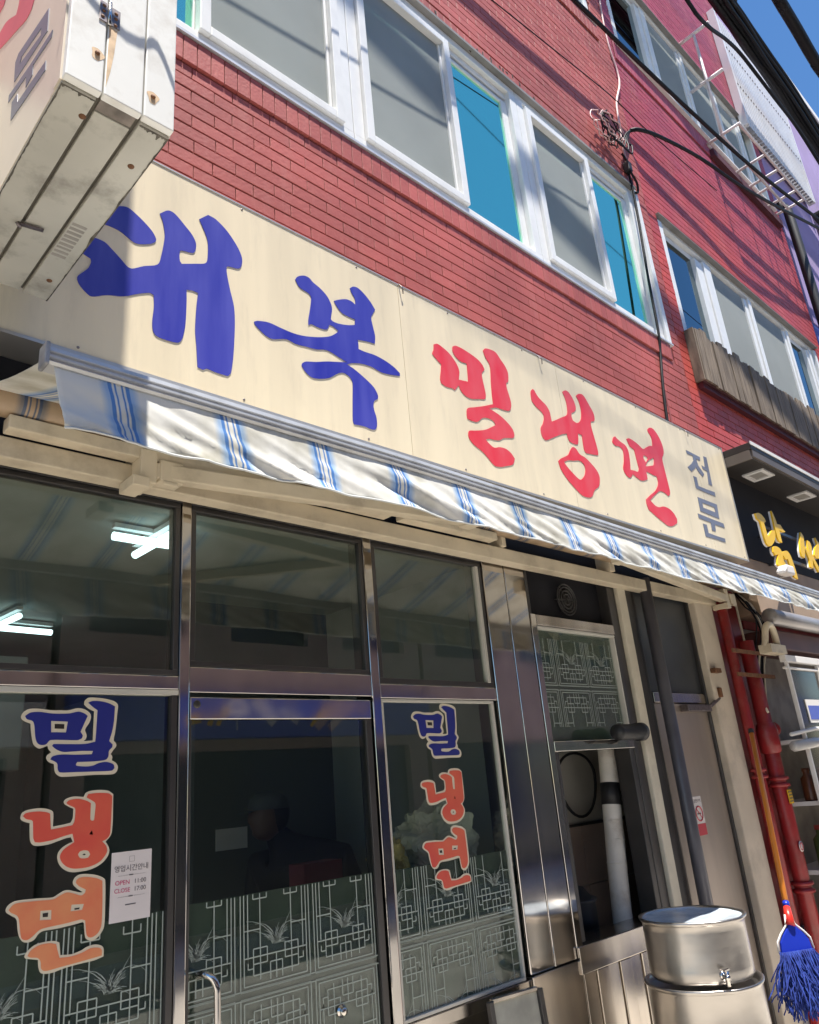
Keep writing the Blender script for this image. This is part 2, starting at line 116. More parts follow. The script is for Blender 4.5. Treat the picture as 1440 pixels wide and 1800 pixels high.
def mat(name, col, rough=0.6, metal=0.0, spec=0.5, var=0.0, vscale=4.0, stretch=(1, 1, 1), bump=0.0, bscale=60.0,
        col2=None, dirt=0.0, dscale=2.5, dcol=(0.05, 0.045, 0.04), emit=None, estr=0.0, trans=0.0, rvar=0.0, tint=False, coat=0.0, zmix=None, dstretch=None):
    """Principled material: base colour, slow colour variation, grime patches, fine bump."""
    if name in MATS:
        return MATS[name]
    mt = bpy.data.materials.new(name)
    mt.use_nodes = True
    nt = mt.node_tree
    nd, ln = nt.nodes, nt.links
    nd.clear()
    out = nd.new('ShaderNodeOutputMaterial')
    bs = nd.new('ShaderNodeBsdfPrincipled')
    bs.inputs['Roughness'].default_value = rough
    bs.inputs['Metallic'].default_value = metal
    bs.inputs['Specular IOR Level'].default_value = spec
    if coat:
        bs.inputs['Coat Weight'].default_value = coat
        bs.inputs['Coat Roughness'].default_value = 0.15
    if trans:
        bs.inputs['Transmission Weight'].default_value = trans
    if emit:
        bs.inputs['Emission Color'].default_value = (*emit, 1)
        bs.inputs['Emission Strength'].default_value = estr
    ln.new(bs.outputs[0], out.inputs['Surface'])
    geo = nd.new('ShaderNodeNewGeometry')
    mp = nd.new('ShaderNodeMapping')
    mp.inputs['Scale'].default_value = stretch
    ln.new(geo.outputs['Position'], mp.inputs['Vector'])
    rgb = nd.new('ShaderNodeRGB')
    rgb.outputs[0].default_value = (*col, 1)
    cur = rgb.outputs[0]
    if var or col2:
        nz = nd.new('ShaderNodeTexNoise')
        nz.inputs['Scale'].default_value = vscale
        nz.inputs['Detail'].default_value = 5
        ln.new(mp.outputs[0], nz.inputs['Vector'])
        rp = nd.new('ShaderNodeValToRGB')
        c2 = col2 if col2 else tuple(max(0, v * (1 - var)) for v in col)
        c1 = col if col2 else tuple(min(1, v * (1 + var * 0.7)) for v in col)
        rp.color_ramp.elements[0].position = 0.35
        rp.color_ramp.elements[1].position = 0.68
        rp.color_ramp.elements[0].color = (*c1, 1)
        rp.color_ramp.elements[1].color = (*c2, 1)
        ln.new(nz.outputs[0], rp.inputs[0])
        cur = rp.outputs[0]
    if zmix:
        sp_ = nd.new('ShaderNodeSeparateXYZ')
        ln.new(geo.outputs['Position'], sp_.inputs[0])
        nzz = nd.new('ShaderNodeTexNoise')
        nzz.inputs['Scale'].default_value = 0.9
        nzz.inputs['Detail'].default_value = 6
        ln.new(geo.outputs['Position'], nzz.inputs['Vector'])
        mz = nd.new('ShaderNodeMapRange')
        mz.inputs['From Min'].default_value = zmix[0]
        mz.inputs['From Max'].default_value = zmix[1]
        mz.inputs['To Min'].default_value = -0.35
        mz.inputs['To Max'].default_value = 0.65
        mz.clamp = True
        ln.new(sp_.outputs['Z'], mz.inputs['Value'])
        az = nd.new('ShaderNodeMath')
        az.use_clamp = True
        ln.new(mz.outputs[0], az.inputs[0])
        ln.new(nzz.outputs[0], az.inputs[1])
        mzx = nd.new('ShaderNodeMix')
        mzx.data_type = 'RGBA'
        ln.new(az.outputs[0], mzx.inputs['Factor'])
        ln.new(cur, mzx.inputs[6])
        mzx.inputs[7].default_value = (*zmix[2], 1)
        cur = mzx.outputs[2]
    if tint:
        oi = nd.new('ShaderNodeObjectInfo')
        at = nd.new('ShaderNodeAttribute')
        at.attribute_name = 'tint'
        ad = nd.new('ShaderNodeMath')
        ad.operation = 'ADD'
        ln.new(oi.outputs['Random'], ad.inputs[0])
        ln.new(at.outputs['Fac'], ad.inputs[1])
        fr = nd.new('ShaderNodeMath')
        fr.operation = 'FRACT'
        ln.new(ad.outputs[0], fr.inputs[0])
        mr = nd.new('ShaderNodeMapRange')
        mr.inputs['To Min'].default_value = 0.88
        mr.inputs['To Max'].default_value = 1.10
        ln.new(fr.outputs[0], mr.inputs['Value'])
        hs = nd.new('ShaderNodeHueSaturation')
        ln.new(mr.outputs[0], hs.inputs['Value'])
        ln.new(cur, hs.inputs['Color'])
        cur = hs.outputs[0]
    if dirt:
        n2 = nd.new('ShaderNodeTexNoise')
        n2.inputs['Scale'].default_value = dscale
        n2.inputs['Detail'].default_value = 8
        n2.inputs['Roughness'].default_value = 0.65
        mp2 = nd.new('ShaderNodeMapping')
        mp2.inputs['Scale'].default_value = dstretch or stretch
        ln.new(geo.outputs['Position'], mp2.inputs['Vector'])
        ln.new(mp2.outputs[0], n2.inputs['Vector'])
        r2 = nd.new('ShaderNodeValToRGB')
        r2.color_ramp.elements[0].position = 0.52
        r2.color_ramp.elements[1].position = 0.78
        r2.color_ramp.elements[0].color = (0, 0, 0, 1)
        r2.color_ramp.elements[1].color = (dirt, dirt, dirt, 1)
        ln.new(n2.outputs[0], r2.inputs[0])
        mx = nd.new('ShaderNodeMix')
        mx.data_type = 'RGBA'
        ln.new(r2.outputs[0], mx.inputs['Factor'])
        ln.new(cur, mx.inputs[6])
        mx.inputs[7].default_value = (*dcol, 1)
        cur = mx.outputs[2]
    ln.new(cur, bs.inputs['Base Color'])
    if rvar:
        n3 = nd.new('ShaderNodeTexNoise')
        n3.inputs['Scale'].default_value = 9
        n3.inputs['Detail'].default_value = 6
        ln.new(mp.outputs[0], n3.inputs['Vector'])
        m3 = nd.new('ShaderNodeMapRange')
        m3.inputs['To Min'].default_value = max(0.02, rough - rvar)
        m3.inputs['To Max'].default_value = rough + rvar
        ln.new(n3.outputs[0], m3.inputs['Value'])
        ln.new(m3.outputs[0], bs.inputs['Roughness'])
    if bump:
        nb = nd.new('ShaderNodeTexNoise')
        nb.inputs['Scale'].default_value = bscale
        nb.inputs['Detail'].default_value = 4
        ln.new(mp.outputs[0], nb.inputs['Vector'])
        bp = nd.new('ShaderNodeBump')
        bp.inputs['Strength'].default_value = bump
        bp.inputs['Distance'].default_value = 0.004
        ln.new(nb.outputs[0], bp.inputs['Height'])
        ln.new(bp.outputs[0], bs.inputs['Normal'])
    MATS[name] = mt
    return mt

def glass_mat(name, tint, refl=(1, 1, 1), ior=1.5, rough=0.0, boost=0.0):
    if name in MATS:
        return MATS[name]
    mt = bpy.data.materials.new(name)
    mt.use_nodes = True
    nd, ln = mt.node_tree.nodes, mt.node_tree.links
    nd.clear()
    out = nd.new('ShaderNodeOutputMaterial')
    tr = nd.new('ShaderNodeBsdfTransparent')
    tr.inputs[0].default_value = (*tint, 1)
    gl = nd.new('ShaderNodeBsdfGlossy')
    gl.inputs['Color'].default_value = (*refl, 1)
    gl.inputs['Roughness'].default_value = rough
    # Schlick reflectance from the angle alone, the same for both faces of the pane
    ge = nd.new('ShaderNodeNewGeometry')
    dt = nd.new('ShaderNodeVectorMath')
    dt.operation = 'DOT_PRODUCT'
    ln.new(ge.outputs['Normal'], dt.inputs[0])
    ln.new(ge.outputs['Incoming'], dt.inputs[1])
    def mth(op, a, b=None):
        q = nd.new('ShaderNodeMath')
        q.operation = op
        for i_, v_ in enumerate((a, b)):
            if v_ is None:
                continue
            if isinstance(v_, (int, float)):
                q.inputs[i_].default_value = v_
            else:
                ln.new(v_, q.inputs[i_])
        return q.outputs[0]
    f0 = ((ior - 1) / (ior + 1)) ** 2
    fac = mth('ADD', mth('MULTIPLY', mth('POWER', mth('SUBTRACT', 1.0, mth('ABSOLUTE', dt.outputs['Value'])), 5.0), 1 - f0), f0)
    if boost:
        ad = nd.new('ShaderNodeMath')
        ad.operation = 'ADD'
        ad.use_clamp = True
        ad.inputs[1].default_value = boost
        ln.new(fac, ad.inputs[0])
        fac = ad.outputs[0]
    mx = nd.new('ShaderNodeMixShader')
    ln.new(fac, mx.inputs[0])
    ln.new(tr.outputs[0], mx.inputs[1])
    ln.new(gl.outputs[0], mx.inputs[2])
    ln.new(mx.outputs[0], out.inputs['Surface'])
    MATS[name] = mt
    return mt

def screen_mat(name, col, open_=0.2):
    mt = bpy.data.materials.new(name)
    mt.use_nodes = True
    nd, ln = mt.node_tree.nodes, mt.node_tree.links
    nd.clear()
    out = nd.new('ShaderNodeOutputMaterial')
    tr = nd.new('ShaderNodeBsdfTransparent')
    df = nd.new('ShaderNodeBsdfDiffuse')
    geo = nd.new('ShaderNodeNewGeometry')
    nz = nd.new('ShaderNodeTexNoise')
    nz.inputs['Scale'].default_value = 1.6
    nz.inputs['Detail'].default_value = 4
    ln.new(geo.outputs['Position'], nz.inputs['Vector'])
    rp = nd.new('ShaderNodeValToRGB')
    rp.color_ramp.elements[0].color = (*[v * 0.82 for v in col], 1)
    rp.color_ramp.elements[1].color = (*[v * 1.15 for v in col], 1)
    ln.new(nz.outputs[0], rp.inputs[0])
    ln.new(rp.outputs[0], df.inputs['Color'])
    mx = nd.new('ShaderNodeMixShader')
    mx.inputs[0].default_value = 1 - open_
    ln.new(tr.outputs[0], mx.inputs[1])
    ln.new(df.outputs[0], mx.inputs[2])
    ln.new(mx.outputs[0], out.inputs['Surface'])
    MATS[name] = mt
    return mt

def awning_mat(name='awning_canvas'):
    """White canvas with groups of blue stripes, woven across the width (x), a little see-through to light."""
    mt = bpy.data.materials.new(name)
    mt.use_nodes = True
    nd, ln = mt.node_tree.nodes, mt.node_tree.links
    nd.clear()
    out = nd.new('ShaderNodeOutputMaterial')
    uv = nd.new('ShaderNodeUVMap')
    sx = nd.new('ShaderNodeSeparateXYZ')
    ln.new(uv.outputs[0], sx.inputs[0])
    md = nd.new('ShaderNodeMath')
    md.operation = 'FRACT'
    ln.new(sx.outputs['X'], md.inputs[0])
    rp = nd.new('ShaderNodeValToRGB')
    cr = rp.color_ramp
    cr.interpolation = 'LINEAR'
    W = (0.75, 0.735, 0.675) if name == 'awning_canvas' else (0.38, 0.27, 0.17)
    B = (0.09, 0.23, 0.55) if name == 'awning_canvas' else (0.06, 0.08, 0.13)
    Lb = (0.36, 0.50, 0.70) if name == 'awning_canvas' else (0.16, 0.14, 0.13)
    stops = [(0.0, W), (0.325, W), (0.385, Lb), (0.405, Lb), (0.41, B), (0.437, B), (0.444, W), (0.456, W), (0.463, B), (0.473, B),
             (0.48, W), (0.515, W), (0.522, B), (0.532, B), (0.539, W), (0.551, W), (0.558, B), (0.585, B), (0.59, Lb), (0.61, Lb), (0.67, W)]
    els = cr.elements
    while len(els) > 1:
        els.remove(els[-1])
    els[0].position = 0
    els[0].color = (*W, 1)
    for p, c in stops[1:]:
        e = els.new(p)
        e.color = (*c, 1)
    ln.new(md.outputs[0], rp.inputs[0])
    geo = nd.new('ShaderNodeNewGeometry')
    nz = nd.new('ShaderNodeTexNoise')
    nz.inputs['Scale'].default_value = 7
    nz.inputs['Detail'].default_value = 7
    ln.new(geo.outputs['Position'], nz.inputs['Vector'])
    r2 = nd.new('ShaderNodeValToRGB')
    r2.color_ramp.elements[0].position = 0.45
    r2.color_ramp.elements[1].position = 0.75
    r2.color_ramp.elements[0].color = (1, 1, 1, 1)
    r2.color_ramp.elements[1].color = (0.55, 0.53, 0.45, 1)
    ln.new(nz.outputs[0], r2.inputs[0])
    mu = nd.new('ShaderNodeMix')
    mu.data_type = 'RGBA'
    mu.blend_type = 'MULTIPLY'
    mu.inputs['Factor'].default_value = 1
    ln.new(rp.outputs[0], mu.inputs[6])
    ln.new(r2.outputs[0], mu.inputs[7])
    bs = nd.new('ShaderNodeBsdfPrincipled')
    bs.inputs['Roughness'].default_value = 0.42
    bs.inputs['Specular IOR Level'].default_value = 0.6
    ln.new(mu.outputs[2], bs.inputs['Base Color'])
    tl = nd.new('ShaderNodeBsdfTranslucent')
    ln.new(mu.outputs[2], tl.inputs[0])
    mx = nd.new('ShaderNodeMixShader')
    mx.inputs[0].default_value = 0.10
    ln.new(bs.outputs[0], mx.inputs[1])
    ln.new(tl.outputs[0], mx.inputs[2])
    ln.new(mx.outputs[0], out.inputs['Surface'])
    MATS[name] = mt
    return mt

BRICK_A = mat('painted_brick_rose', (0.41, 0.100, 0.088), 0.58, spec=0.35, var=0.20, vscale=1.3, bump=0.45, bscale=70, dirt=0.45, dscale=3.5, dcol=(0.47, 0.20, 0.17), dstretch=(3.0, 1, 0.4), tint=True, rvar=0.08)
BRICK_B = mat('painted_brick_red', (0.52, 0.075, 0.045), 0.52, spec=0.35, var=0.22, vscale=1.1, bump=0.45, bscale=70, dirt=0.40, dscale=1.6, dcol=(0.50, 0.20, 0.18), dstretch=(1.6, 1, 0.5), zmix=(5.6, 9.0, (0.34, 0.058, 0.10)), tint=True, rvar=0.08)  # zmix turns upper bricks magenta: lens glare put into the colour
JOINT_A = mat('painted_joint_rose', (0.27, 0.075, 0.07), 0.7, var=0.2)
JOINT_B = mat('painted_joint_red', (0.27, 0.045, 0.045), 0.7, var=0.2)
CREAM = mat('sign_cream', (0.72, 0.62, 0.44), 0.42, var=0.07, vscale=5, stretch=(1.6, 1, 0.10), dirt=0.30, dscale=6, dcol=(0.42, 0.36, 0.27), dstretch=(3.0, 1, 0.5), rvar=0.06, bump=0.25, bscale=2.2)
SIGN_EDGE = mat('sign_edge_aluminium', (0.55, 0.52, 0.47), 0.4, 0.7)
BLUE = mat('letter_blue', (0.020, 0.022, 0.30), 0.4, col2=(0.066, 0.068, 0.38), vscale=3.5, stretch=(3.5, 1, 0.45), rvar=0.05)
RED = mat('letter_red', (0.66, 0.075, 0.090), 0.4, col2=(0.66, 0.028, 0.045), vscale=6, stretch=(2, 1, 0.7))
GREY = mat('letter_grey', (0.15, 0.165, 0.22), 0.45, var=0.12)
PINKRED = mat('letter_faded_pink', (0.62, 0.12, 0.16), 0.45, var=0.1)
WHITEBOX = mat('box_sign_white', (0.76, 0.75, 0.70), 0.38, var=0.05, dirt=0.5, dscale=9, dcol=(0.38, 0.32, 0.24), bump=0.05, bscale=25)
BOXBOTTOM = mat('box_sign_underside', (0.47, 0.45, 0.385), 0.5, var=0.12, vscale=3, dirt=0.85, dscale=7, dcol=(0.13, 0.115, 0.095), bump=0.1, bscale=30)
BOXFACE = mat('box_sign_face', (0.66, 0.58, 0.47), 0.35, var=0.05)
RUST = mat('rust', (0.16, 0.07, 0.03), 0.8, var=0.4, vscale=40)
RUSTSTAIN = mat('rust_stain', (0.60, 0.42, 0.25), 0.7, var=0.25, vscale=30)
STEELDARK = mat('hinge_steel', (0.20, 0.17, 0.17), 0.45, 0.8, var=0.3, vscale=60)
SEAM = mat('dark_seam', (0.17, 0.155, 0.125), 0.7)
STAINLESS = mat('polished_stainless', (0.58, 0.55, 0.52), 0.08, 1.0, var=0.12, vscale=6, stretch=(1, 1, 0.25), rvar=0.05, bump=0.06, bscale=4)
BRUSHED = mat('brushed_stainless', (0.52, 0.475, 0.425), 0.22, 1.0, var=0.30, vscale=5, stretch=(1, 1, 0.15), rvar=0.09, bump=0.05, bscale=6)
FRAMEDARK = mat('dark_frame', (0.085, 0.080, 0.078), 0.35, 0.6, var=0.2)
BEAD = mat('pale_glazing_bead', (0.52, 0.50, 0.45), 0.45, var=0.1)
GLASS = glass_mat('shop_glass', (0.83, 0.88, 0.85), (1, 1, 1), 1.66)
GLASSUP = glass_mat('teal_window_glass', (0.14, 0.70, 0.78), (0.42, 1.0, 0.76), 1.6, 0.03, 0.76)
GLASSB = glass_mat('blue_window_glass', (0.10, 0.16, 0.20), (0.8, 0.95, 1.0), 1.6, 0.0, 0.12)
CURTAIN = mat('teal_blind', (0.55, 0.80, 0.78), 0.8, var=0.15, vscale=3, stretch=(3, 1, 0.4))
DARKROOM = mat('dim_room', (0.08, 0.085, 0.085), 0.9)
SCREEN = screen_mat('insect_screen', (0.40, 0.425, 0.41), 0.34)
PVC = mat('white_window_frame', (0.78, 0.78, 0.76), 0.35, var=0.05, vscale=6, dirt=0.18, dscale=8, dcol=(0.45, 0.45, 0.44))
ALU = mat('sill_aluminium', (0.62, 0.63, 0.65), 0.38, 0.35, var=0.1, vscale=8, rvar=0.1)
SOFFIT = mat('grey_flashing', (0.22, 0.21, 0.20), 0.6, var=0.2)
CANVAS = awning_mat()
ROLLCANVAS = awning_mat('rolled_canvas_shaded')  # browner, darker copy of the canvas: the roller's shade put into the colour
AWNBAR = mat('awning_bar_aluminium', (0.52, 0.525, 0.53), 0.36, 0.35, var=0.12, vscale=12, rvar=0.1, dirt=0.25, dscale=12)
AWNBEIGE = mat('beige_awning_metal', (0.58, 0.50, 0.37), 0.5, var=0.12, vscale=6, dirt=0.5, dscale=6, dcol=(0.22, 0.16, 0.11), bump=0.08)
CREAMPAINT = mat('cream_painted_post', (0.58, 0.53, 0.42), 0.6, var=0.12, vscale=5, dirt=0.4, dscale=8, dcol=(0.25, 0.22, 0.17), bump=0.15, bscale=40)
CONCRETE = mat('pillar_plaster', (0.60, 0.52, 0.415), 0.85, var=0.12, vscale=3, dirt=0.55, dscale=3.2, dcol=(0.20, 0.17, 0.14), bump=0.5, bscale=50)
REDPAINT = mat('dark_red_paint', (0.22, 0.012, 0.016), 0.38, var=0.2, vscale=5, dirt=0.2, dscale=9, dcol=(0.09, 0.01, 0.01))
PIPERED = mat('red_pipe_paint', (0.28, 0.02, 0.022), 0.33, var=0.25, vscale=7, dirt=0.2, dscale=14, dcol=(0.5, 0.32, 0.28))
BLACK = mat('black_rubber', (0.018, 0.018, 0.02), 0.5, var=0.2)
CABLEBLK = mat('cable_black', (0.009, 0.009, 0.011), 0.55, spec=0.2)
WHITECABLE = mat('pink_painted_cable', (0.62, 0.40, 0.38), 0.5)
FILM = mat('dark_green_film', (0.075, 0.092, 0.075), 0.4, var=0.25, vscale=2.5, spec=0.4)
FROST = mat('frosted_line', (0.33, 0.38, 0.345), 0.7)
DECALCREAM = mat('decal_cream', (0.62, 0.56, 0.44), 0.5)
DECALBLUE = mat('decal_blue', (0.016, 0.022, 0.20), 0.4)
DECALRED = mat('decal_red', (0.62, 0.075, 0.055), 0.42, col2=(0.66, 0.13, 0.07), vscale=6)
DECALORANGE = mat('decal_orange', (0.66, 0.17, 0.085), 0.42, col2=(0.70, 0.30, 0.13), vscale=7)
DECALDARK = mat('decal_gap', (0.02, 0.014, 0.012), 0.5)
PAPER = mat('paper', (0.66, 0.61, 0.61), 0.8, var=0.03)
INK = mat('ink_grey', (0.12, 0.11, 0.12), 0.8)
INKPINK = mat('ink_pink', (0.55, 0.07, 0.18), 0.8)
STICKRED = mat('sticker_red', (0.50, 0.05, 0.07), 0.5)
STICKWHITE = mat('sticker_white', (0.66, 0.62, 0.60), 0.5)
WOOD = mat('weathered_board', (0.12, 0.09, 0.065), 0.85, col2=(0.27, 0.21, 0.15), vscale=12, stretch=(4, 1, 0.3), bump=0.8, bscale=40, tint=True)
HOODDARK = mat('hood_dark_metal', (0.022, 0.018, 0.016), 0.5, var=0.2)
HOODTRIM = mat('hood_trim', (0.11, 0.092, 0.078), 0.5, var=0.15)
SIGNBLACK = mat('black_sign_face', (0.016, 0.016, 0.02), 0.75, var=0.2, spec=0.25)
YELLOW = mat('letter_yellow', (0.78, 0.47, 0.012), 0.4, var=0.08)
LETTERSIDE = mat('letter_white_side', (0.72, 0.72, 0.73), 0.4)
TAN = mat('tan_fascia', (0.36, 0.26, 0.18), 0.6, var=0.15, dirt=0.3, dscale=4)
LILAC = mat('lilac_stucco', (0.31, 0.23, 0.43), 0.9, var=0.12, vscale=2, bump=0.3, bscale=60, dirt=0.2, dscale=2, dcol=(0.5, 0.42, 0.5))
BLUEWALL = mat('blue_lower_wall', (0.10, 0.12, 0.42), 0.7, var=0.2)  # lower wall, bluer and darker than the lilac above
CORRU = mat('corrugated_sheet', (0.70, 0.69, 0.71), 0.45, 0.1, var=0.06, dirt=0.3, dscale=5, dcol=(0.45, 0.42, 0.42))
WHITESTEEL = mat('white_painted_steel', (0.66, 0.60, 0.60), 0.5, var=0.12, dirt=0.35, dscale=14, dcol=(0.34, 0.2, 0.16))
ASPHALT = mat('worn_concrete_road', (0.28, 0.265, 0.24), 0.9, var=0.2, vscale=2, bump=0.5, bscale=90)
PAVING = mat('pavement_concrete', (0.52, 0.48, 0.42), 0.9, var=0.12, vscale=2, bump=0.3)
TILEBEIGE = mat('kitchen_tile', (0.42, 0.33, 0.27), 0.3, var=0.12)
INWALL = mat('room_wall', (0.30, 0.31, 0.29), 0.85, var=0.06)
INCEIL = mat('room_ceiling', (0.27, 0.29, 0.275), 0.85, var=0.06)
INFLOOR = mat('room_floor', (0.10, 0.085, 0.07), 0.6, var=0.2)
TUBE = mat('fluorescent_tube', (0.8, 0.9, 0.9), 0.5, emit=(0.72, 0.95, 1.0), estr=1.9)
LAMPBODY = mat('lamp_body', (0.6, 0.62, 0.62), 0.5)
CLOTH = mat('dark_jacket', (0.02, 0.02, 0.024), 0.9)
CAP = mat('grey_cap', (0.085, 0.09, 0.09), 0.9)
SKIN = mat("skin", (0.14, 0.08, 0.06), 0.55)
HAIR = mat('hair', (0.015, 0.012, 0.01), 0.6)
PLASTIC = screen_mat('clear_plastic_bag', (0.74, 0.72, 0.63), 0.28)
YELLOWBAG = mat('yellow_bag_contents', (0.75, 0.56, 0.20), 0.5, var=0.2)
ORANGE = mat('mop_handle_orange', (0.80, 0.25, 0.025), 0.35, var=0.1)
MOPBLUE = mat('mop_blue_yarn', (0.007, 0.018, 0.15), 0.95, col2=(0.018, 0.048, 0.27), vscale=40)
MOPPLASTIC = mat('mop_blue_plastic', (0.01, 0.03, 0.36), 0.3)
MOPRED = mat('mop_red_plastic', (0.60, 0.03, 0.02), 0.35)
DUCT = mat('white_duct', (0.76, 0.72, 0.65), 0.6, var=0.12, vscale=7, dirt=0.6, dscale=6, dcol=(0.25, 0.16, 0.09))
WRAP = mat('plastic_wrap', (0.46, 0.52, 0.58), 0.22, var=0.2, vscale=12, bump=1.0, bscale=22)
OPP_BEIGE = mat('opposite_beige_tile', (0.36, 0.29, 0.26), 0.7, var=0.15)
OPP_PINK = mat('opposite_pink_brick', (0.34, 0.26, 0.22), 0.7, var=0.15)
OPP_BLUE = mat('opposite_blue_sign', (0.07, 0.11, 0.42), 0.5)
OPP_WHITE = mat('opposite_white', (0.68, 0.66, 0.64), 0.6)
OPP_DARK = mat('opposite_window', (0.03, 0.04, 0.05), 0.15)
SHEET = mat('clear_vinyl_sheet', (0.42, 0.41, 0.40), 0.18, var=0.15, vscale=3, bump=0.35, bscale=8)

# ---------------------------------------------------------------- mesh helpers
class MB:
    """Collects boxes, tubes, prisms ... into one mesh object."""
    def __init__(self):
        self.v, self.f, self.mi = [], [], []
        self.smooth = []
        self.uv = None

    def add(self, vs, fs, mi=0, smooth=False):
        o = len(self.v)
        self.v += [tuple(p) for p in vs]
        for f in fs:
            self.f.append(tuple(i + o for i in f))
            self.mi.append(mi)
            self.smooth.append(smooth)
        return self

    def box(self, x0, x1, y0, y1, z0, z1, mi=0):
        vs = [(x0, y0, z0), (x1, y0, z0), (x1, y1, z0), (x0, y1, z0), (x0, y0, z1), (x1, y0, z1), (x1, y1, z1), (x0, y1, z1)]
        return self.add(vs, [(0, 3, 2, 1), (4, 5, 6, 7), (0, 1, 5, 4), (1, 2, 6, 5), (2, 3, 7, 6), (3, 0, 4, 7)], mi)

    def obox(self, p0, p1, w, h, mi=0, upv=(0, 0, 1)):
        """Box bar from p0 to p1, w across, h along upv."""
        p0, p1 = Vector(p0), Vector(p1)
        d = (p1 - p0).normalized()
        u = Vector(upv)
        s = d.cross(u)
        if s.length < 1e-4:
            s = d.cross(Vector((0, 1, 0)))
        s.normalize()
        u = s.cross(d).normalized()
        vs = []
        for p in (p0, p1):
            for a, b in ((-1, -1), (1, -1), (1, 1), (-1, 1)):
                vs.append(p + s * (a * w / 2) + u * (b * h / 2))
        return self.add(vs, [(0, 1, 2, 3), (7, 6, 5, 4), (0, 4, 5, 1), (1, 5, 6, 2), (2, 6, 7, 3), (3, 7, 4, 0)], mi)

    def tube(self, pts, r, n=8, mi=0, cap=True, closed=False):
        pts = [Vector(p) for p in pts]
        rs = r if isinstance(r, (list, tuple)) else [r] * len(pts)
        rings = []
        prev = None
        for i, p in enumerate(pts):
            a = pts[max(0, i - 1)]
            b = pts[min(len(pts) - 1, i + 1)]
            if closed:
                a, b = pts[i - 1], pts[(i + 1) % len(pts)]
            d = (b - a).normalized()
            if prev is None:
                ref = Vector((0, 0, 1)) if abs(d.z) < 0.9 else Vector((1, 0, 0))
                s = d.cross(ref).normalized()
            else:
                s = prev - d * prev.dot(d)
                s.normalize()
            prev = s
            u = s.cross(d)
            rings.append([p + (s * math.cos(k * 2 * math.pi / n) + u * math.sin(k * 2 * math.pi / n)) * rs[i] for k in range(n)])
        vs = [q for rg in rings for q in rg]
        fs = []
        m_ = len(pts)
        for i in range(m_ if closed else m_ - 1):
            j = (i + 1) % m_
            for k in range(n):
                k2 = (k + 1) % n
                fs.append((i * n + k, i * n + k2, j * n + k2, j * n + k))
        if cap and not closed:
            fs.append(tuple(range(n)))
            fs.append(tuple((m_ - 1) * n + k for k in reversed(range(n))))
        return self.add(vs, fs, mi, True)

    def lathe(self, c, prof, n=40, mi=0, axis='z'):
        vs, fs = [], []
        for r, z in prof:
            for k in range(n):
                a = 2 * math.pi * k / n
                if axis == 'z':
                    vs.append((c[0] + r * math.cos(a), c[1] + r * math.sin(a), c[2] + z))
                elif axis == 'x':
                    vs.append((c[0] + z, c[1] + r * math.cos(a), c[2] + r * math.sin(a)))
                else:
                    vs.append((c[0] + r * math.cos(a), c[1] + z, c[2] + r * math.sin(a)))
        for i in range(len(prof) - 1):
            for k in range(n):
                k2 = (k + 1) % n
                fs.append((i * n + k, i * n + k2, (i + 1) * n + k2, (i + 1) * n + k))
        return self.add(vs, fs, mi, True)

    def dent(self, amp=0.008):
        """Shallow dents: nudge vertices sideways by slow noise."""
        nv = []
        for p in self.v:
            k = pnoise(Vector(p) * 7.0) * amp + pnoise(Vector(p) * 19.0) * amp * 0.4
            nv.append((p[0] + k, p[1] + k * 0.8, p[2]))
        self.v = nv
        return self

    def build(self, name, mats, parent=None, bevel=0.0, recalc=True, subsurf=0):
        me = bpy.data.meshes.new(name)
        off = None
        if parent is None:                       # a thing of its own: put its origin at its base
            xs, ys, zs = zip(*self.v)
            off = Vector(((min(xs) + max(xs)) / 2, (min(ys) + max(ys)) / 2, min(zs)))
            self.v = [(p[0] - off.x, p[1] - off.y, p[2] - off.z) for p in self.v]
        me.from_pydata(self.v, [], self.f)
        for mm in (mats if isinstance(mats, (list, tuple)) else [mats]):
            me.materials.append(mm)
        me.polygons.foreach_set('material_index', self.mi)
        me.polygons.foreach_set('use_smooth', self.smooth)
        if self.uv:
            l = me.uv_layers.new(name='UVMap')
            for lp in me.loops:
                l.data[lp.index].uv = self.uv[lp.vertex_index]
        if recalc:
            bm = bmesh.new()
            bm.from_mesh(me)
            bmesh.ops.recalc_face_normals(bm, faces=bm.faces)
            bm.to_mesh(me)
            bm.free()
        me.update()
        o = link(name, me, parent, bevel, subsurf)
        if off:
            o.location = off
        return o

def link(name, me, parent=None, bevel=0.0, subsurf=0):
    o = bpy.data.objects.new(name, me)
    COL.objects.link(o)
    if parent:
        o.parent = parent
        o.matrix_parent_inverse = Matrix.Translation(-world_loc(parent))
    if bevel:
        md = o.modifiers.new('bevel', 'BEVEL')
        md.width = bevel
        md.segments = 2
        md.limit_method = 'ANGLE'
    if subsurf:
        md = o.modifiers.new('sub', 'SUBSURF')
        md.levels = md.render_levels = subsurf
    return o

def world_loc(o):
    l = Vector(o.location)
    return l                         # every parent empty sits unrotated; meshes carry world coordinates and sit at the origin

def tag(o, label, cat, group=None, kind=None):
    if label:
        o['label'] = label
    if cat:
        o['category'] = cat
    if group:
        o['group'] = group
    if kind:
        o['kind'] = kind
    return o

def thing(name, label, cat, loc=(0, 0, 0), group=None):
    o = bpy.data.objects.new(name, None)
    o.empty_display_size = 0.2
    COL.objects.link(o)
    o.location = loc
    return tag(o, label, cat, group)

def struct(o):
    o['kind'] = 'structure'
    return o

def box(name, x0, x1, y0, y1, z0, z1, m_, parent=None, bevel=0.0):
    return MB().box(x0, x1, y0, y1, z0, z1).build(name, m_, parent, bevel, recalc=False)

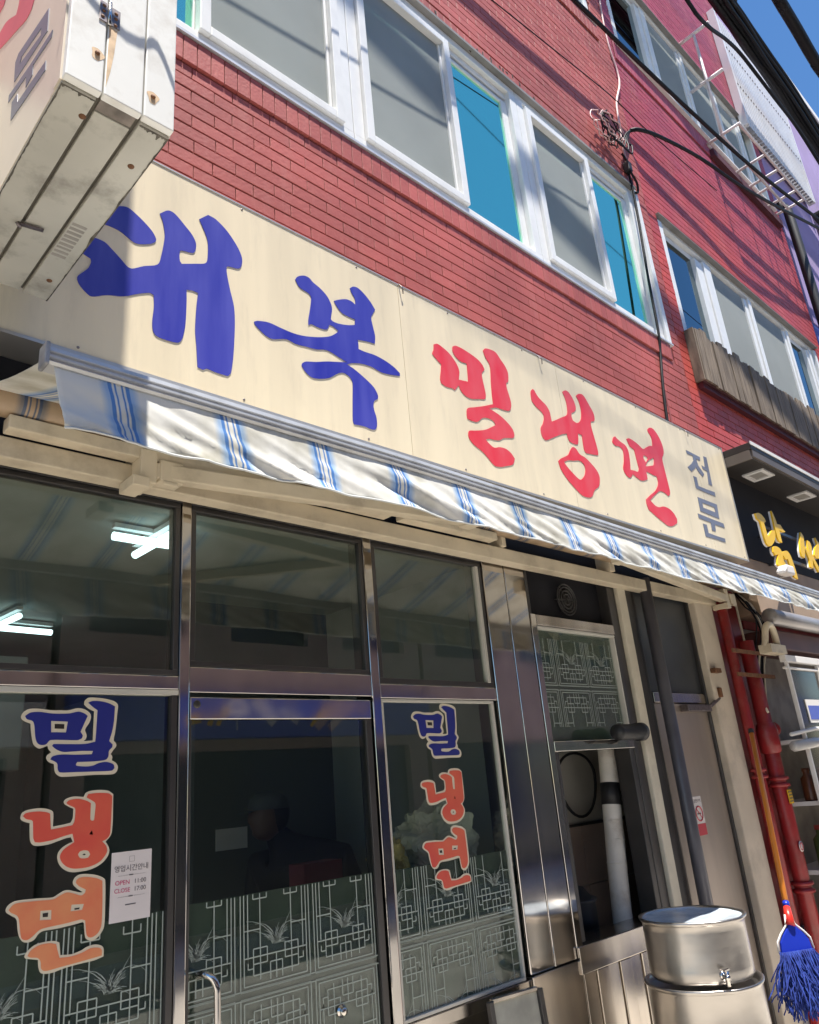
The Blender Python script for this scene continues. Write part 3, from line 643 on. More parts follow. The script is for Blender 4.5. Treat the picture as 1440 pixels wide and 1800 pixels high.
def smooth_poly(pts, sub=4, sharp=R(52)):
    n = len(pts)
    P = [Vector((p[0], p[1])) for p in pts]
    out = []
    corner = []
    for i in range(n):
        a, b = P[i] - P[i - 1], P[(i + 1) % n] - P[i]
        ang = abs(a.angle_signed(b, 0)) if a.length > 1e-6 and b.length > 1e-6 else 0
        corner.append(ang > sharp)
    for i in range(n):
        p1, p2 = P[i], P[(i + 1) % n]
        t1 = (p2 - p1) if corner[i] else (p2 - P[i - 1]) * 0.5
        t2 = (p2 - p1) if corner[(i + 1) % n] else (P[(i + 2) % n] - p1) * 0.5
        L = (p2 - p1).length
        for t in (t1, t2):
            if t.length > L:
                t *= L / t.length
        for k in range(sub):
            s = k / sub
            h1, h2 = 2 * s**3 - 3 * s**2 + 1, s**3 - 2 * s**2 + s
            h3, h4 = -2 * s**3 + 3 * s**2, s**3 - s**2
            out.append(p1 * h1 + t1 * h2 + p2 * h3 + t2 * h4)
    return out

def glyph_mesh(layers, y, plane='y', step=-0.0015):
    """layers: list of (loops, thickness, material index, smooth?).  Loops fill even-odd; each layer lies on the one below.
    Built flat in the board's plane at y (or x when plane == 'x'), raised towards the viewer."""
    allv, allf, allm = [], [], []
    base = 0.0
    for loops, th, mi, sm in layers:
        cu = bpy.data.curves.new('glyph', 'CURVE')
        cu.dimensions = '2D'
        cu.fill_mode = 'BOTH'
        cu.extrude = th / 2
        for lp in loops:
            pts = smooth_poly(lp) if sm else [Vector(p) for p in lp]
            sp = cu.splines.new('POLY')
            sp.points.add(len(pts) - 1)
            for q, p in zip(sp.points, pts):
                q.co = (p.x, p.y, 0, 1)
            sp.use_cyclic_u = True
        ob = bpy.data.objects.new('glyph', cu)
        COL.objects.link(ob)
        dg = bpy.context.evaluated_depsgraph_get()
        me = bpy.data.meshes.new_from_object(ob.evaluated_get(dg))
        o = len(allv)
        for v in me.vertices:
            off = -(base + th / 2 + v.co.z)
            if plane == 'y':
                allv.append((v.co.x, y + off, v.co.y))
            else:
                allv.append((y + off, v.co.x, v.co.y))
        for p in me.polygons:
            allf.append(tuple(i + o for i in p.vertices))
            allm.append(mi)
        base += th
        bpy.data.objects.remove(ob)
        bpy.data.curves.remove(cu)
        bpy.data.meshes.remove(me)
    mb = MB()
    mb.v, mb.f, mb.mi, mb.smooth = allv, allf, allm, [False] * len(allf)
    return mb

def text_mesh(body, size, cx, z, y, th=0.0004, align='CENTER'):
    cu = bpy.data.curves.new('t', 'FONT')
    cu.body = body
    cu.size = size
    cu.align_x = align
    cu.extrude = th / 2
    ob = bpy.data.objects.new('t', cu)
    COL.objects.link(ob)
    dg = bpy.context.evaluated_depsgraph_get()
    me = bpy.data.meshes.new_from_object(ob.evaluated_get(dg))
    mb = MB()
    mb.v = [(v.co.x + cx, y - v.co.z, v.co.y + z) for v in me.vertices]
    mb.f = [tuple(p.vertices) for p in me.polygons]
    mb.mi = [0] * len(mb.f)
    mb.smooth = [False] * len(mb.f)
    bpy.data.objects.remove(ob)
    bpy.data.curves.remove(cu)
    bpy.data.meshes.remove(me)
    return mb

def spline(pts, sub=8):
    P = [Vector(p) for p in pts]
    P = [P[0] * 2 - P[1]] + P + [P[-1] * 2 - P[-2]]
    out = []
    for i in range(1, len(P) - 2):
        for k in range(sub):
            t = k / sub
            a, b, c, d = P[i - 1], P[i], P[i + 1], P[i + 2]
            out.append(0.5 * ((2 * b) + (c - a) * t + (2 * a - 5 * b + 4 * c - d) * t * t + (-a + 3 * b - 3 * c + d) * t**3))
    out.append(P[-2])
    return out

def wall_sheet(x0, x1, z0, z1, holes, y0, y1):
    """A wall slab between y0 (front) and y1 with rectangular openings."""
    xs = sorted({x0, x1} | {h[0] for h in holes} | {h[1] for h in holes})
    zs = sorted({z0, z1} | {h[2] for h in holes} | {h[3] for h in holes})
    mb = MB()
    inside = lambda x, z: any(h[0] < x < h[1] and h[2] < z < h[3] for h in holes)
    for a, b in zip(xs, xs[1:]):
        for c, d in zip(zs, zs[1:]):
            if inside((a + b) / 2, (c + d) / 2):
                continue
            mb.add([(a, y0, c), (b, y0, c), (b, y0, d), (a, y0, d)], [(0, 1, 2, 3)])
            mb.add([(a, y1, c), (b, y1, c), (b, y1, d), (a, y1, d)], [(3, 2, 1, 0)])
    for h in list(holes) + [(x0, x1, z0, z1)]:
        a, b, c, d = h
        q = [(a, y0, c), (b, y0, c), (b, y0, d), (a, y0, d), (a, y1, c), (b, y1, c), (b, y1, d), (a, y1, d)]
        mb.add(q, [(0, 4, 5, 1), (1, 5, 6, 2), (2, 6, 7, 3), (3, 7, 4, 0)])
    return mb

def part_empty(name, parent, loc):
    o = bpy.data.objects.new(name, None)
    o.empty_display_size = 0.1
    COL.objects.link(o)
    o.parent = parent
    o.matrix_parent_inverse = Matrix.Translation(-world_loc(parent))
    o.location = loc
    return o

# ================================================================ ground, street and the row across the street
struct(box('ground', -150, 150, -150, 150, -0.5, -0.16, ASPHALT))
struct(box('road', -40, 40, -6.2, -1.6, -0.158, -0.12, ASPHALT))
struct(box('pavement', -40, 40, -1.6, 0.0, -0.12, 0.0, PAVING, None, 0.01))
struct(box('opposite_pavement', -40, 40, -7.6, -6.2, -0.12, 0.0, PAVING, None, 0.01))

def opposite(name, label, x0, x1, h, m_, sign, sh):
    t = thing(name, label, 'building', ((x0 + x1) / 2, -8, 0), 'shops across the street')
    holes = []
    n = max(2, int((x1 - x0) / 1.9))
    w = (x1 - x0) / n
    z = 3.9
    while z + 1.5 < h:
        for k in range(n):
            holes.append((x0 + k * w + 0.35, x0 + (k + 1) * w - 0.35, z, z + 1.3))
        z += 2.7
    shop = (x0 + 0.4, x1 - 0.4, 0.1, 2.35)
    wall_sheet(x0, x1, 0, h, holes + [shop], -7.6, -7.8).build('wall', m_, t)
    box('rear_block', x0, x1, -13, -8.0, 0, h, m_, t)
    for hh in holes:
        box('window', hh[0], hh[1], -7.76, -7.72, hh[2], hh[3], OPP_DARK, t)
    box('shop_glass', shop[0], shop[1], -7.77, -7.73, shop[2], shop[3], OPP_DARK, t)
    if sign:
        box('fascia_sign', x0 + 0.1, x1 - 0.1, -7.598, -7.35, 2.45, 2.45 + sh, sign, t)
    return t

opposite('shop_house', 'beige tiled house with a white fascia, across the street', -9.0, -2.0, 7.2, OPP_BEIGE, OPP_WHITE, 0.8)
opposite('shop_house', 'pink brick house with a narrow pale fascia, across the street', -1.9, 3.4, 8.0, OPP_PINK, OPP_WHITE, 0.5)
opp_b = opposite('shop_house', 'pink brick house with a broad blue banner, across the street', 3.5, 9.8, 6.6, OPP_PINK, None, 0)
opposite('shop_house', 'taller pink brick house without fascia, across the street', 9.9, 17, 8.6, OPP_PINK, None, 0)
opposite('shop_house', 'farthest beige house with a blue fascia, across the street', 17.1, 26, 7.0, OPP_BEIGE, OPP_BLUE, 0.8)
box('blue_banner', 3.6, 9.7, -7.598, -7.35, 2.50, 3.06, OPP_BLUE, opp_b)
YB = -7.345
def stroke(n_, m_, segs):
    for a, b, w in segs:
        MB().obox((a[0], YB, a[1]), (b[0], YB, b[1]), 0.012, w, 0, (0, 0, 1)).build(n_, m_, opp_b)
stroke('white_stroke', OPP_WHITE, [((5.84, 3.03), (5.70, 2.90), 0.06), ((5.86, 3.03), (6.02, 2.90), 0.06), ((5.68, 2.84), (6.06, 2.84), 0.07), ((5.87, 2.80), (5.87, 2.60), 0.07),
                                   ((6.18, 3.02), (6.50, 2.68), 0.13), ((6.62, 2.88), (6.92, 2.70), 0.09)])
stroke('pale_stroke', mat('opposite_pale_pink', (0.55, 0.40, 0.38), 0.6), [((7.25, 2.62), (7.75, 3.04), 0.14), ((7.5, 2.60), (8.0, 3.0), 0.12)])
stroke('yellow_stroke', YELLOW, [((5.10, 2.72), (5.32, 2.76), 0.12), ((5.45, 2.66), (5.50, 2.80), 0.07), ((5.58, 2.66), (5.68, 2.92), 0.06), ((7.15, 2.64), (7.48, 2.98), 0.05), ((8.15, 2.8), (8.2, 3.0), 0.06)])

# ================================================================ brickwork
PITCH, BLEN, BH, BL, BD = 0.0676, 0.2, 0.0608, 0.1962, 0.0075

def brick_shape(l, h, d, bev=0.0018):
    """Front half of a brick with eased front edges; origin at the back-left-bottom corner."""
    b = bev
    v = [(0, 0, 0), (l, 0, 0), (l, 0, h), (0, 0, h),
         (0, -d + b, 0), (l, -d + b, 0), (l, -d + b, h), (0, -d + b, h),
         (b, -d, b), (l - b, -d, b), (l - b, -d, h - b), (b, -d, h - b)]
    f = [(8, 9, 10, 11), (4, 5, 9, 8), (5, 6, 10, 9), (6, 7, 11, 10), (7, 4, 8, 11),
         (0, 1, 5, 4), (1, 2, 6, 5), (2, 3, 7, 6), (3, 0, 4, 7)]
    return v, f

BRICK_MESH = {}
def brick_mesh(l, h, d, mt):
    key = (round(l, 3), round(h, 3), round(d, 3), mt.name)
    if key not in BRICK_MESH:
        v, f = brick_shape(l, h, d)
        me = bpy.data.meshes.new('brick')
        me.from_pydata(v, [], f)
        me.materials.append(mt)
        BRICK_MESH[key] = me
    return BRICK_MESH[key]

def seen(p):
    q = Vector(p) - EYE
    d = q.dot(fwd)
    if d <= 0.1:
        return None
    u, w = q.dot(rt2) / d * 1347.25, q.dot(up2) / d * 1347.25
    return d if abs(u) < 715 and abs(w) < 895 else None

def lay_bricks(parent, x0, x1, z0, z1, zref, holes, mt, y, hide, soldiers, limit=300):
    """Running bond laid course by course; bricks nearest the viewer are objects of their own, the rest one mesh."""
    items = []
    r0 = math.floor((z0 - zref) / PITCH)
    r1 = math.ceil((z1 - zref) / PITCH)
    rnd = random.Random(3)
    for r in range(r0, r1):
        zb = zref + r * PITCH
        if zb < z0 - 0.001 or zb + BH > z1 + 0.001:
            continue
        off = (BLEN / 2 if r % 2 else 0) + rnd.uniform(-0.012, 0.012)
        k = math.floor((x0 - off) / BLEN)
        while off + k * BLEN < x1:
            a = off + k * BLEN
            b = a + BL
            k += 1
            spans = [(max(a, x0), min(b, x1))]
            for h in holes:
                if zb < h[3] - 0.002 and zb + BH > h[2] + 0.002:
                    ns = []
                    for s, e in spans:
                        if e <= h[0] or s >= h[1]:
                            ns.append((s, e))
                        else:
                            if s < h[0] - 0.03:
                                ns.append((s, h[0]))
                            if e > h[1] + 0.03:
                                ns.append((h[1], e))
                    spans = ns
            for s, e in spans:
                if e - s > 0.025 and not hide((s + e) / 2, zb):
                    items.append((s, zb, e - s, BH, BD + rnd.uniform(-0.001, 0.0014), True))
    for (sx0, sx1, sz, shh, proud) in soldiers:
        a = sx0
        while a < sx1 - 0.03:
            items.append((a, sz, 0.0643, shh, BD + proud, False))
            a += PITCH
    ranked = []
    for i, it in enumerate(items):
        d = seen((it[0] + it[2] / 2, y, it[1] + it[3] / 2))
        if d:
            ranked.append((d, i))
    ranked.sort()
    single = {i for d, i in ranked[:limit]}
    mb = MB()
    tint = []
    for i, (s, zb, l, h, d, _) in enumerate(items):
        if i in single:
            o = bpy.data.objects.new('brick', brick_mesh(l, h, round(d, 3), mt))
            COL.objects.link(o)
            o.parent = parent
            o.matrix_parent_inverse = Matrix.Translation(-world_loc(parent))
            o.location = (s, y, zb)
        else:
            v, f = brick_shape(l, h, d)
            mb.add([(p[0] + s, p[1] + y, p[2] + zb) for p in v], f)
            tint += [rnd.random()] * len(v)
    o = mb.build('brickwork', mt, parent, recalc=False)
    at = o.data.attributes.new('tint', 'FLOAT', 'POINT')
    at.data.foreach_set('value', tint)
    o['kind'] = 'stuff'
    return o

# ---------------------------------------------------------------- rose brick building (left)
ZREF = 4.582
bA = thing('brick_building', 'rose painted brick building above the cream shop sign', 'building', (2.2, 2, 0))
HA = [(0.45, 5.395, 4.80, 6.395), (3.6, 5.375, 8.385, 9.95), (0.6, 2.3, 8.385, 9.95)]
AX1 = 5.605
wall_sheet(-1.5, AX1, 2.72, 13.2, HA, 0.0, 0.16).build('wall', JOINT_A, bA)
box('rear_block', -1.5, AX1, 0.42, 7.0, 2.75, 13.2, JOINT_A, bA)
MB().box(-1.5, AX1, -0.06, 7.0, 13.2, 13.32).build('parapet_cap', SOFFIT, bA)
lay_bricks(bA, -1.4, AX1, 3.84, 13.1, ZREF, HA + [(0.38, 5.46, 4.652, 4.802), (0.38, 5.46, 6.40, 6.53), (3.5, 5.42, 8.165, 8.39), (0.5, 2.4, 8.165, 8.39)], BRICK_A, 0.0,
           lambda x, z: False,
           [(0.40, 5.42, 4.655, 0.143, 0.012), (0.40, 5.42, 6.402, 0.125, 0.0), (3.52, 5.40, 8.20, 0.18, 0.012), (0.52, 2.38, 8.20, 0.18, 0.012)])
# chipped paint above the windows
CHIPS = [(3.28, 6.41), (3.37, 6.46), (3.43, 6.475), (3.52, 6.49), (3.62, 6.495), (3.655, 6.5), (3.70, 6.505), (3.77, 6.52), (3.85, 6.50), (4.02, 6.475), (4.62, 6.52), (4.86, 6.47), (2.6, 6.47), (2.95, 6.49)]
CHIP = mat('bare_chip', (0.06, 0.03, 0.03), 0.9, var=0.4)
rnd = random.Random(17)
for x, z in CHIPS:
    c_ = MB()
    n_ = 7
    rx, rz = rnd.uniform(0.006, 0.017), rnd.uniform(0.012, 0.034)
    ring = [(x + rx * math.cos(k * 6.283 / n_) * rnd.uniform(0.5, 1.2), -0.0095, z + rz * math.sin(k * 6.283 / n_) * rnd.uniform(0.5, 1.2)) for k in range(n_)]
    c_.add(ring + [(p[0], -0.006, p[2]) for p in ring], [tuple(range(n_))] + [(k, (k + 1) % n_, n_ + (k + 1) % n_, n_ + k) for k in range(n_)])
    c_.build('paint_chip', CHIP, bA)
box('crack_filler', 5.13, 5.15, -0.0125, 0.0, 3.93, 4.30, JOINT_A, bA)

def window_unit(parent, x0, x1, z0, z1, screen_left=True, glassm=GLASSUP, yf=0.03, label=None):
    """Sliding window: outer frame, an insect-screen sash on one half, a glazed sash on the other."""
    w = part_empty('window', parent, ((x0 + x1) / 2, yf, z0))
    f = MB()
    f.box(x0, x0 + 0.075, yf - 0.025, yf + 0.10, z0 + 0.10, z1 - 0.06).box(x1 - 0.075, x1, yf - 0.025, yf + 0.10, z0 + 0.10, z1 - 0.06)
    f.box(x0, x1, yf - 0.027, yf + 0.10, z0, z0 + 0.10).box(x0, x1, yf - 0.02, yf + 0.10, z1 - 0.06, z1)
    f.box(x0 + 0.002, x1 - 0.002, yf + 0.012, yf + 0.03, z1 - 0.11, z1 - 0.061).box(x0 + 0.002, x1 - 0.002, yf + 0.045, yf + 0.06, z1 - 0.14, z1 - 0.062)
    f.build('frame', PVC, w, 0.004)
    xm = x0 + 0.075 + (x1 - x0 - 0.15) * 0.55
    if screen_left:
        sx0, sx1, gx0, gx1 = x0 + 0.076, xm, xm - 0.06, x1 - 0.076
    else:
        xm = x0 + 0.075 + (x1 - x0 - 0.15) * 0.45
        sx0, sx1, gx0, gx1 = xm, x1 - 0.076, x0 + 0.076, xm + 0.06
    # screen sash in front
    s = MB()
    a, b, c, d = sx0, sx1, z0 + 0.102, z1 - 0.115
    s.box(a, a + 0.055, yf - 0.05, yf + 0.004, c, d).box(b - 0.055, b, yf - 0.05, yf + 0.004, c, d)
    s.box(a + 0.055, b - 0.055, yf - 0.049, yf + 0.003, c, c + 0.055).box(a + 0.055, b - 0.055, yf - 0.049, yf + 0.003, d - 0.055, d)
    s.box(a + 0.057, a + 0.072, yf - 0.02, yf - 0.002, c + 0.057, d - 0.057).box(b - 0.075, b - 0.057, yf - 0.02, yf - 0.002, c + 0.057, d - 0.057)
    sa = s.build('screen_sash', PVC, w, 0.004)
    box('insect_screen', a + 0.05, b - 0.05, yf - 0.006, yf - 0.004, c + 0.05, d - 0.05, SCREEN, w)
    # glass behind
    g = MB()
    c, d = z0 + 0.104, z1 - 0.145
    g.box(gx0, gx0 + 0.05, yf + 0.012, yf + 0.045, c, d).box(gx1 - 0.065, gx1, yf + 0.012, yf + 0.045, c, d)
    g.box(gx0 + 0.05, gx1 - 0.065, yf + 0.013, yf + 0.044, c, c + 0.05).box(gx0 + 0.05, gx1 - 0.065, yf + 0.013, yf + 0.044, d - 0.03, d)
    g.build('glass_sash', PVC, w, 0.004)
    box('pane', gx0 + 0.04, gx1 - 0.05, yf + 0.026, yf + 0.031, c + 0.04, d - 0.02, glassm, w)
    box('pane', sx0 + 0.04, sx1 - 0.04, yf + 0.066, yf + 0.071, c + 0.04, d - 0.02, glassm, w)
    cb = MB()
    nn = 90
    xs_ = [x0 + 0.08 + (x1 - x0 - 0.16) * i / nn for i in range(nn + 1)]
    ys_ = [yf + 0.15 + 0.022 * math.sin(xx * 34 + 1.7 * math.sin(xx * 9)) + 0.012 * math.sin(xx * 71) for xx in xs_]
    vv = [(a, b, z0 + 0.1) for a, b in zip(xs_, ys_)] + [(a, b, z1 - 0.06) for a, b in zip(xs_, ys_)]
    cb.add(vv, [(i, i + 1, nn + 2 + i, nn + 1 + i) for i in range(nn)], 0, True)
    cb.build('curtain', CURTAIN, w, recalc=False)
    return w

window_unit(bA, 0.46, 2.135, 4.802, 6.392, False)
window_unit(bA, 2.139, 3.775, 4.802, 6.392, True)
window_unit(bA, 3.779, 5.388, 4.802, 6.392, True)
window_unit(bA, 3.605, 5.37, 8.39, 9.945, True)
window_unit(bA, 0.605, 2.295, 8.39, 9.945, True)
sl = MB().box(0.40, 5.45, -0.029, 0.012, 4.803, 4.818)
sl.add([(0.40, -0.029, 4.818), (5.45, -0.029, 4.818), (5.45, 0.004, 4.838), (0.40, 0.004, 4.838), (0.40, 0.004, 4.80), (5.45, 0.004, 4.80)], [(0, 1, 2, 3)])
sl.build('window_sill', ALU, bA)
MB().box(0.42, 5.40, -0.030, 0.06, 6.394, 6.404).build('head_flashing', SOFFIT, bA)
MB().box(0.40, 5.44, -0.022, -0.0125, 6.404, 6.435).build('head_drip', SOFFIT, bA)
box('window_trim', 5.392, 5.45, -0.02, 0.05, 4.80, 6.39, PVC, bA, 0.004)
MB().box(3.55, 5.42, -0.03, 0.012, 8.391, 8.406).build('window_sill', ALU, bA)

# ---------------------------------------------------------------- red brick building (right)
bB = thing('brick_building', 'bright red painted brick building beyond the cream sign', 'building', (7.7, 2, 0))
BX0, BX1 = 5.612, 9.86
HB = [(5.79, 9.62, 4.82, 6.335), (5.83, 9.66, 8.46, 9.92)]
wall_sheet(BX0, BX1, 2.5, 13.2, HB, 0.004, 0.16).build('wall', JOINT_B, bB)
box('rear_block', BX0, BX1, 0.44, 7.0, 2.75, 13.2, JOINT_B, bB)
MB().box(BX0 + 0.004, BX1, -0.06, 7.0, 13.2, 13.32).build('parapet_cap', SOFFIT, bB)
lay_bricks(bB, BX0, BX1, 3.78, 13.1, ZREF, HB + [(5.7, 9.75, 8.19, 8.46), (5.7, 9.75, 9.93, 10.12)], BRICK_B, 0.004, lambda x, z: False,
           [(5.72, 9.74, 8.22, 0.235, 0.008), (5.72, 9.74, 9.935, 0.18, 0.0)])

def window_row(parent, x0, x1, z0, z1, mull, kinds, yf=0.05):
    w = part_empty('window', parent, ((x0 + x1) / 2, yf, z0))
    f = MB()
    f.box(x0, x0 + 0.07, yf - 0.055, yf + 0.1, z0 + 0.07, z1 - 0.05).box(x1 - 0.07, x1, yf - 0.055, yf + 0.1, z0 + 0.07, z1 - 0.05)
    f.box(x0, x1, yf - 0.057, yf + 0.1, z0, z0 + 0.07).box(x0, x1, yf - 0.03, yf + 0.1, z1 - 0.05, z1)
    f.box(x0, x1, yf + 0.01, yf + 0.03, z1 - 0.12, z1 - 0.051)
    f.build('frame', PVC, w, 0.004)
    box('head_flashing', x0 - 0.02, x1 + 0.02, -0.035, yf - 0.032, z1 - 0.012, z1 - 0.002, SOFFIT, w)
    cuts = [x0 + 0.07] + [c for mm in mull for c in mm] + [x1 - 0.07]
    for a, b in mull:
        MB().box(a, (a + b) / 2 - 0.003, yf - 0.03, yf + 0.03, z0 + 0.071, z1 - 0.121).box((a + b) / 2 + 0.003, b, yf - 0.045, yf + 0.02, z0 + 0.071, z1 - 0.10).build('stile', PVC, w, 0.004)
    for i, k in enumerate(kinds):
        a, b = cuts[2 * i], cuts[2 * i + 1]
        if k == 's':
            box('insect_screen', a - 0.003, b + 0.003, yf - 0.012, yf - 0.010, z0 + 0.06, z1 - 0.1, SCREEN, w)
        box('pane', a - 0.003, b + 0.003, yf + 0.012, yf + 0.016, z0 + 0.06, z1 - 0.1, GLASSB, w)
    box('blind', x0, x1, yf + 0.26, yf + 0.27, z0, z1, DARKROOM, w)
    return w

window_row(bB, 5.792, 9.618, 4.822, 6.333, [(6.50, 6.80), (7.58, 7.74), (8.62, 8.74), (9.30, 9.44)], ['g', 's', 's', 'g', 's'])
window_row(bB, 5.832, 9.658, 8.462, 9.918, [(6.62, 6.84), (7.58, 7.72), (8.45, 8.60), (9.15, 9.28)], ['g', 's', 's', 's', 'g'])
box('window_sill', 5.75, 9.68, -0.05, 0.015, 8.462, 8.478, PVC, bB)

# ---------------------------------------------------------------- lilac building farther along
bC = thing('stucco_building', 'lilac stucco building with white corrugated panel at the far end', 'building', (13, 3, 0))
HC = [(11.9, 13.3, 8.0, 9.5), (11.9, 13.3, 4.9, 6.4)]
wall_sheet(9.93, 22, 6.9, 13.05, [HC[0]], 0.02, 0.3).build('wall', LILAC, bC)
wall_sheet(9.93, 22, 0, 6.9, [HC[1]], 0.03, 0.3).build('lower_wall', BLUEWALL, bC)
box('rear_block', 9.93, 22, 0.5, 8, 0, 13.05, LILAC, bC)
MB().box(9.9, 22.1, -0.12, 8, 13.05, 13.2).build('parapet_cap', OPP_WHITE, bC)
for h in HC:
    wg = part_empty('window', bC, ((h[0] + h[1]) / 2, 0.1, h[2]))
    box('pane', h[0], h[1], 0.2, 0.21, h[2], h[3], OPP_DARK, wg)
    k = h[0]
    while k < h[1] + 0.01:
        MB().tube([(k, -0.10, h[2] - 0.1), (k, -0.10, h[3] + 0.1)], 0.012, 6).build('grille_bar', BLACK, wg)
        k += 0.14
    for z in (h[2] - 0.1, h[3] + 0.1):
        MB().box(h[0] - 0.05, h[1] + 0.05, -0.11, 0.02, z - 0.02, z + 0.02).build('grille_rail', BLACK, wg)
# corrugated panel with screws
cp = MB()
n = 27
x, X1 = 9.36, 11.70
prof = []
for i in range(n):
    a = x + (X1 - x) * i / n
    w = (X1 - x) / n
    prof += [(a, -0.045), (a + w * 0.32, -0.045), (a + w * 0.34, -0.10), (a + w * 0.98, -0.10)]
prof.append((X1, -0.045))
vs = [(p[0], p[1], 9.7) for p in prof] + [(p[0], p[1], 11.85) for p in prof]
m_ = len(prof)
cp.add(vs, [(i, i + 1, m_ + i + 1, m_ + i) for i in range(m_ - 1)])
cp.box(9.30, 9.36, -0.11, -0.01, 9.7, 11.9).box(X1, X1 + 0.05, -0.11, -0.01, 9.7, 11.9).box(9.36, X1, -0.04, -0.01, 9.7, 11.85)
cpo = cp.build('corrugated_panel', CORRU, bC, recalc=False)
sc = MB()
for i in range(0, n, 1):
    a = x + (X1 - x) * (i + 0.68) / n
    for z in (10.5, 11.2):
        sc.box(a - 0.010, a + 0.010, -0.108, -0.1005, z - 0.012, z + 0.012)
sc.build('panel_screws', STEELDARK, cpo)
dp = tag(MB().tube([(9.96, -0.02, 8.75), (9.97, -0.1, 8.6), (9.97, -0.1, 6.0), (9.98, -0.1, 0.0)], 0.06, 12).build('drain_pipe', BLACK), 'black drainpipe between red brick building and lilac building', 'pipe')

# ================================================================ shopfront
sf = thing('shopfront', 'stainless steel framed glass shopfront under the striped awning', 'shopfront', (2.2, 0, 0))
def post(x0, x1, z0, z1, y0=0.0, y1=0.1, m_=STAINLESS, name='post', bev=0.004):
    return box(name, x0, x1, y0, y1, z0, z1, m_, sf, bev)
post(1.187, 1.224, 0, 2.66)
post(2.000, 2.044, 0, 2.66)
post(0.02, 0.06, 0, 2.66)
# pier with seam between the glazing and the kitchen hatch
post(2.745, 2.902, 0.86, 2.66, -0.004, 0.12, STAINLESS, 'pier_cladding')
post(2.905, 3.06, 0.86, 2.66, -0.006, 0.12, STAINLESS, 'pier_cladding')
post(2.745, 3.08, 0.0, 0.855, -0.012, 0.12, BRUSHED, 'pier_cladding')
# head rail and panel above, up to the wall
box('head_rail', -0.6, 2.745, 0.002, 0.09, 2.605, 2.66, FRAMEDARK, sf, 0.003)
box('head_panel', -0.6, 5.03, 0.01, 0.14, 2.662, 2.74, AWNBEIGE, sf)
# transoms
box('transom', 0.06, 1.187, 0.003, 0.09, 1.965, 2.008, STAINLESS, sf, 0.003)
box('transom', 1.224, 2.000, 0.003, 0.09, 1.957, 2.040, STAINLESS, sf, 0.003)
box('transom', 2.044, 2.745, 0.003, 0.09, 1.952, 2.008, STAINLESS, sf, 0.003)
box('bottom_rail', 2.044, 2.745, 0.003, 0.09, 0.80, 0.845, BRUSHED, sf, 0.003)
box('bottom_rail', 0.06, 1.187, 0.003, 0.09, 0.06, 0.16, BRUSHED, sf, 0.003)
box('kick_panel', 2.044, 2.745, 0.03, 0.09, 0.0, 0.80, BRUSHED, sf, 0.003)
# glazing beads
def frame_bead(x0, x1, z0, z1, w, m_, name='glazing_bead', y0=0.006, y1=0.03):
    b = MB()
    b.box(x0, x0 + w, y0, y1, z0 + w, z1 - w).box(x1 - w, x1, y0, y1, z0 + w, z1 - w)
    b.box(x0, x1, y0, y1, z0, z0 + w).box(x0, x1, y0, y1, z1 - w, z1)
    return b.build(name, m_, sf, 0.002)
frame_bead(0.062, 1.185, 2.010, 2.603, 0.018, FRAMEDARK)
frame_bead(1.226, 1.998, 2.042, 2.603, 0.018, FRAMEDARK)
frame_bead(2.046, 2.743, 2.010, 2.603, 0.022, FRAMEDARK)
frame_bead(2.700, 2.718, 2.030, 2.58, 0.008, BEAD, y0=0.002)
frame_bead(2.046, 2.722, 0.847, 1.950, 0.012, BEAD)
box('glazing_bead', 0.062, 1.185, 0.0, 0.03, 1.948, 1.963, BEAD, sf)
box('glazing_bead', 1.165, 1.184, 0.004, 0.03, 0.17, 1.946, FRAMEDARK, sf)

YG = 0.018
def pane(x0, x1, z0, z1, film=None, row=1.063, u0=0.0, m_=GLASS, name='glass_pane'):
    p = box(name, x0, x1, YG, YG + 0.006, z0, z1, m_, sf)
    if film:
        box('privacy_film', x0, x1, YG + 0.0065, YG + 0.0075, z0, film, FILM, p)
        lattice(p, x0, x1, z0, film, row, u0)
    return p

TW = 0.278
def tile_lines():
    """Line work of one lattice tile: (u0,v0,u1,v1) in tile widths, v up from the row joint."""
    L = []
    def rect(a, b, c, d):
        L.extend([(a, c, b, c), (a, d, b, d), (a, c, a, d), (b, c, b, d)])
    for k in (0.035, 0.08):
        L.extend([(k, k, 1 - k, k), (k, k, k, 1.3), (1 - k, k, 1 - k, 1.3)])
    for s in (0, 1):
        q = lambda u: 1 - u if s else u
        L.extend([(q(.13), .30, q(.13), 1.3), (q(.29), .12, q(.29), 1.3), (q(.08), .62, q(.29), .62)])
        L.extend([(q(.20), .28, q(.38), .28), (q(.20), .43, q(.38), .43), (q(.20), .28, q(.20), .43), (q(.38), .28, q(.38), .43)])
        L.extend([(q(.20), .93, q(.38), .93), (q(.20), .93, q(.20), 1.0), (q(.38), .93, q(.38), 1.0)])
        L.extend([(q(.13), .24, q(.20), .24), (q(.13), .24, q(.13), .36), (q(.20), .17, q(.20), .28), (q(.20), .17, q(.42), .17)])
    L.extend([(.08, .35, .92, .35), (.42, .10, .42, .27), (.58, .10, .58, .27), (.42, .27, .58, .27), (.5, .10, .5, .35), (.42, .17, .58, .17)])
    return L

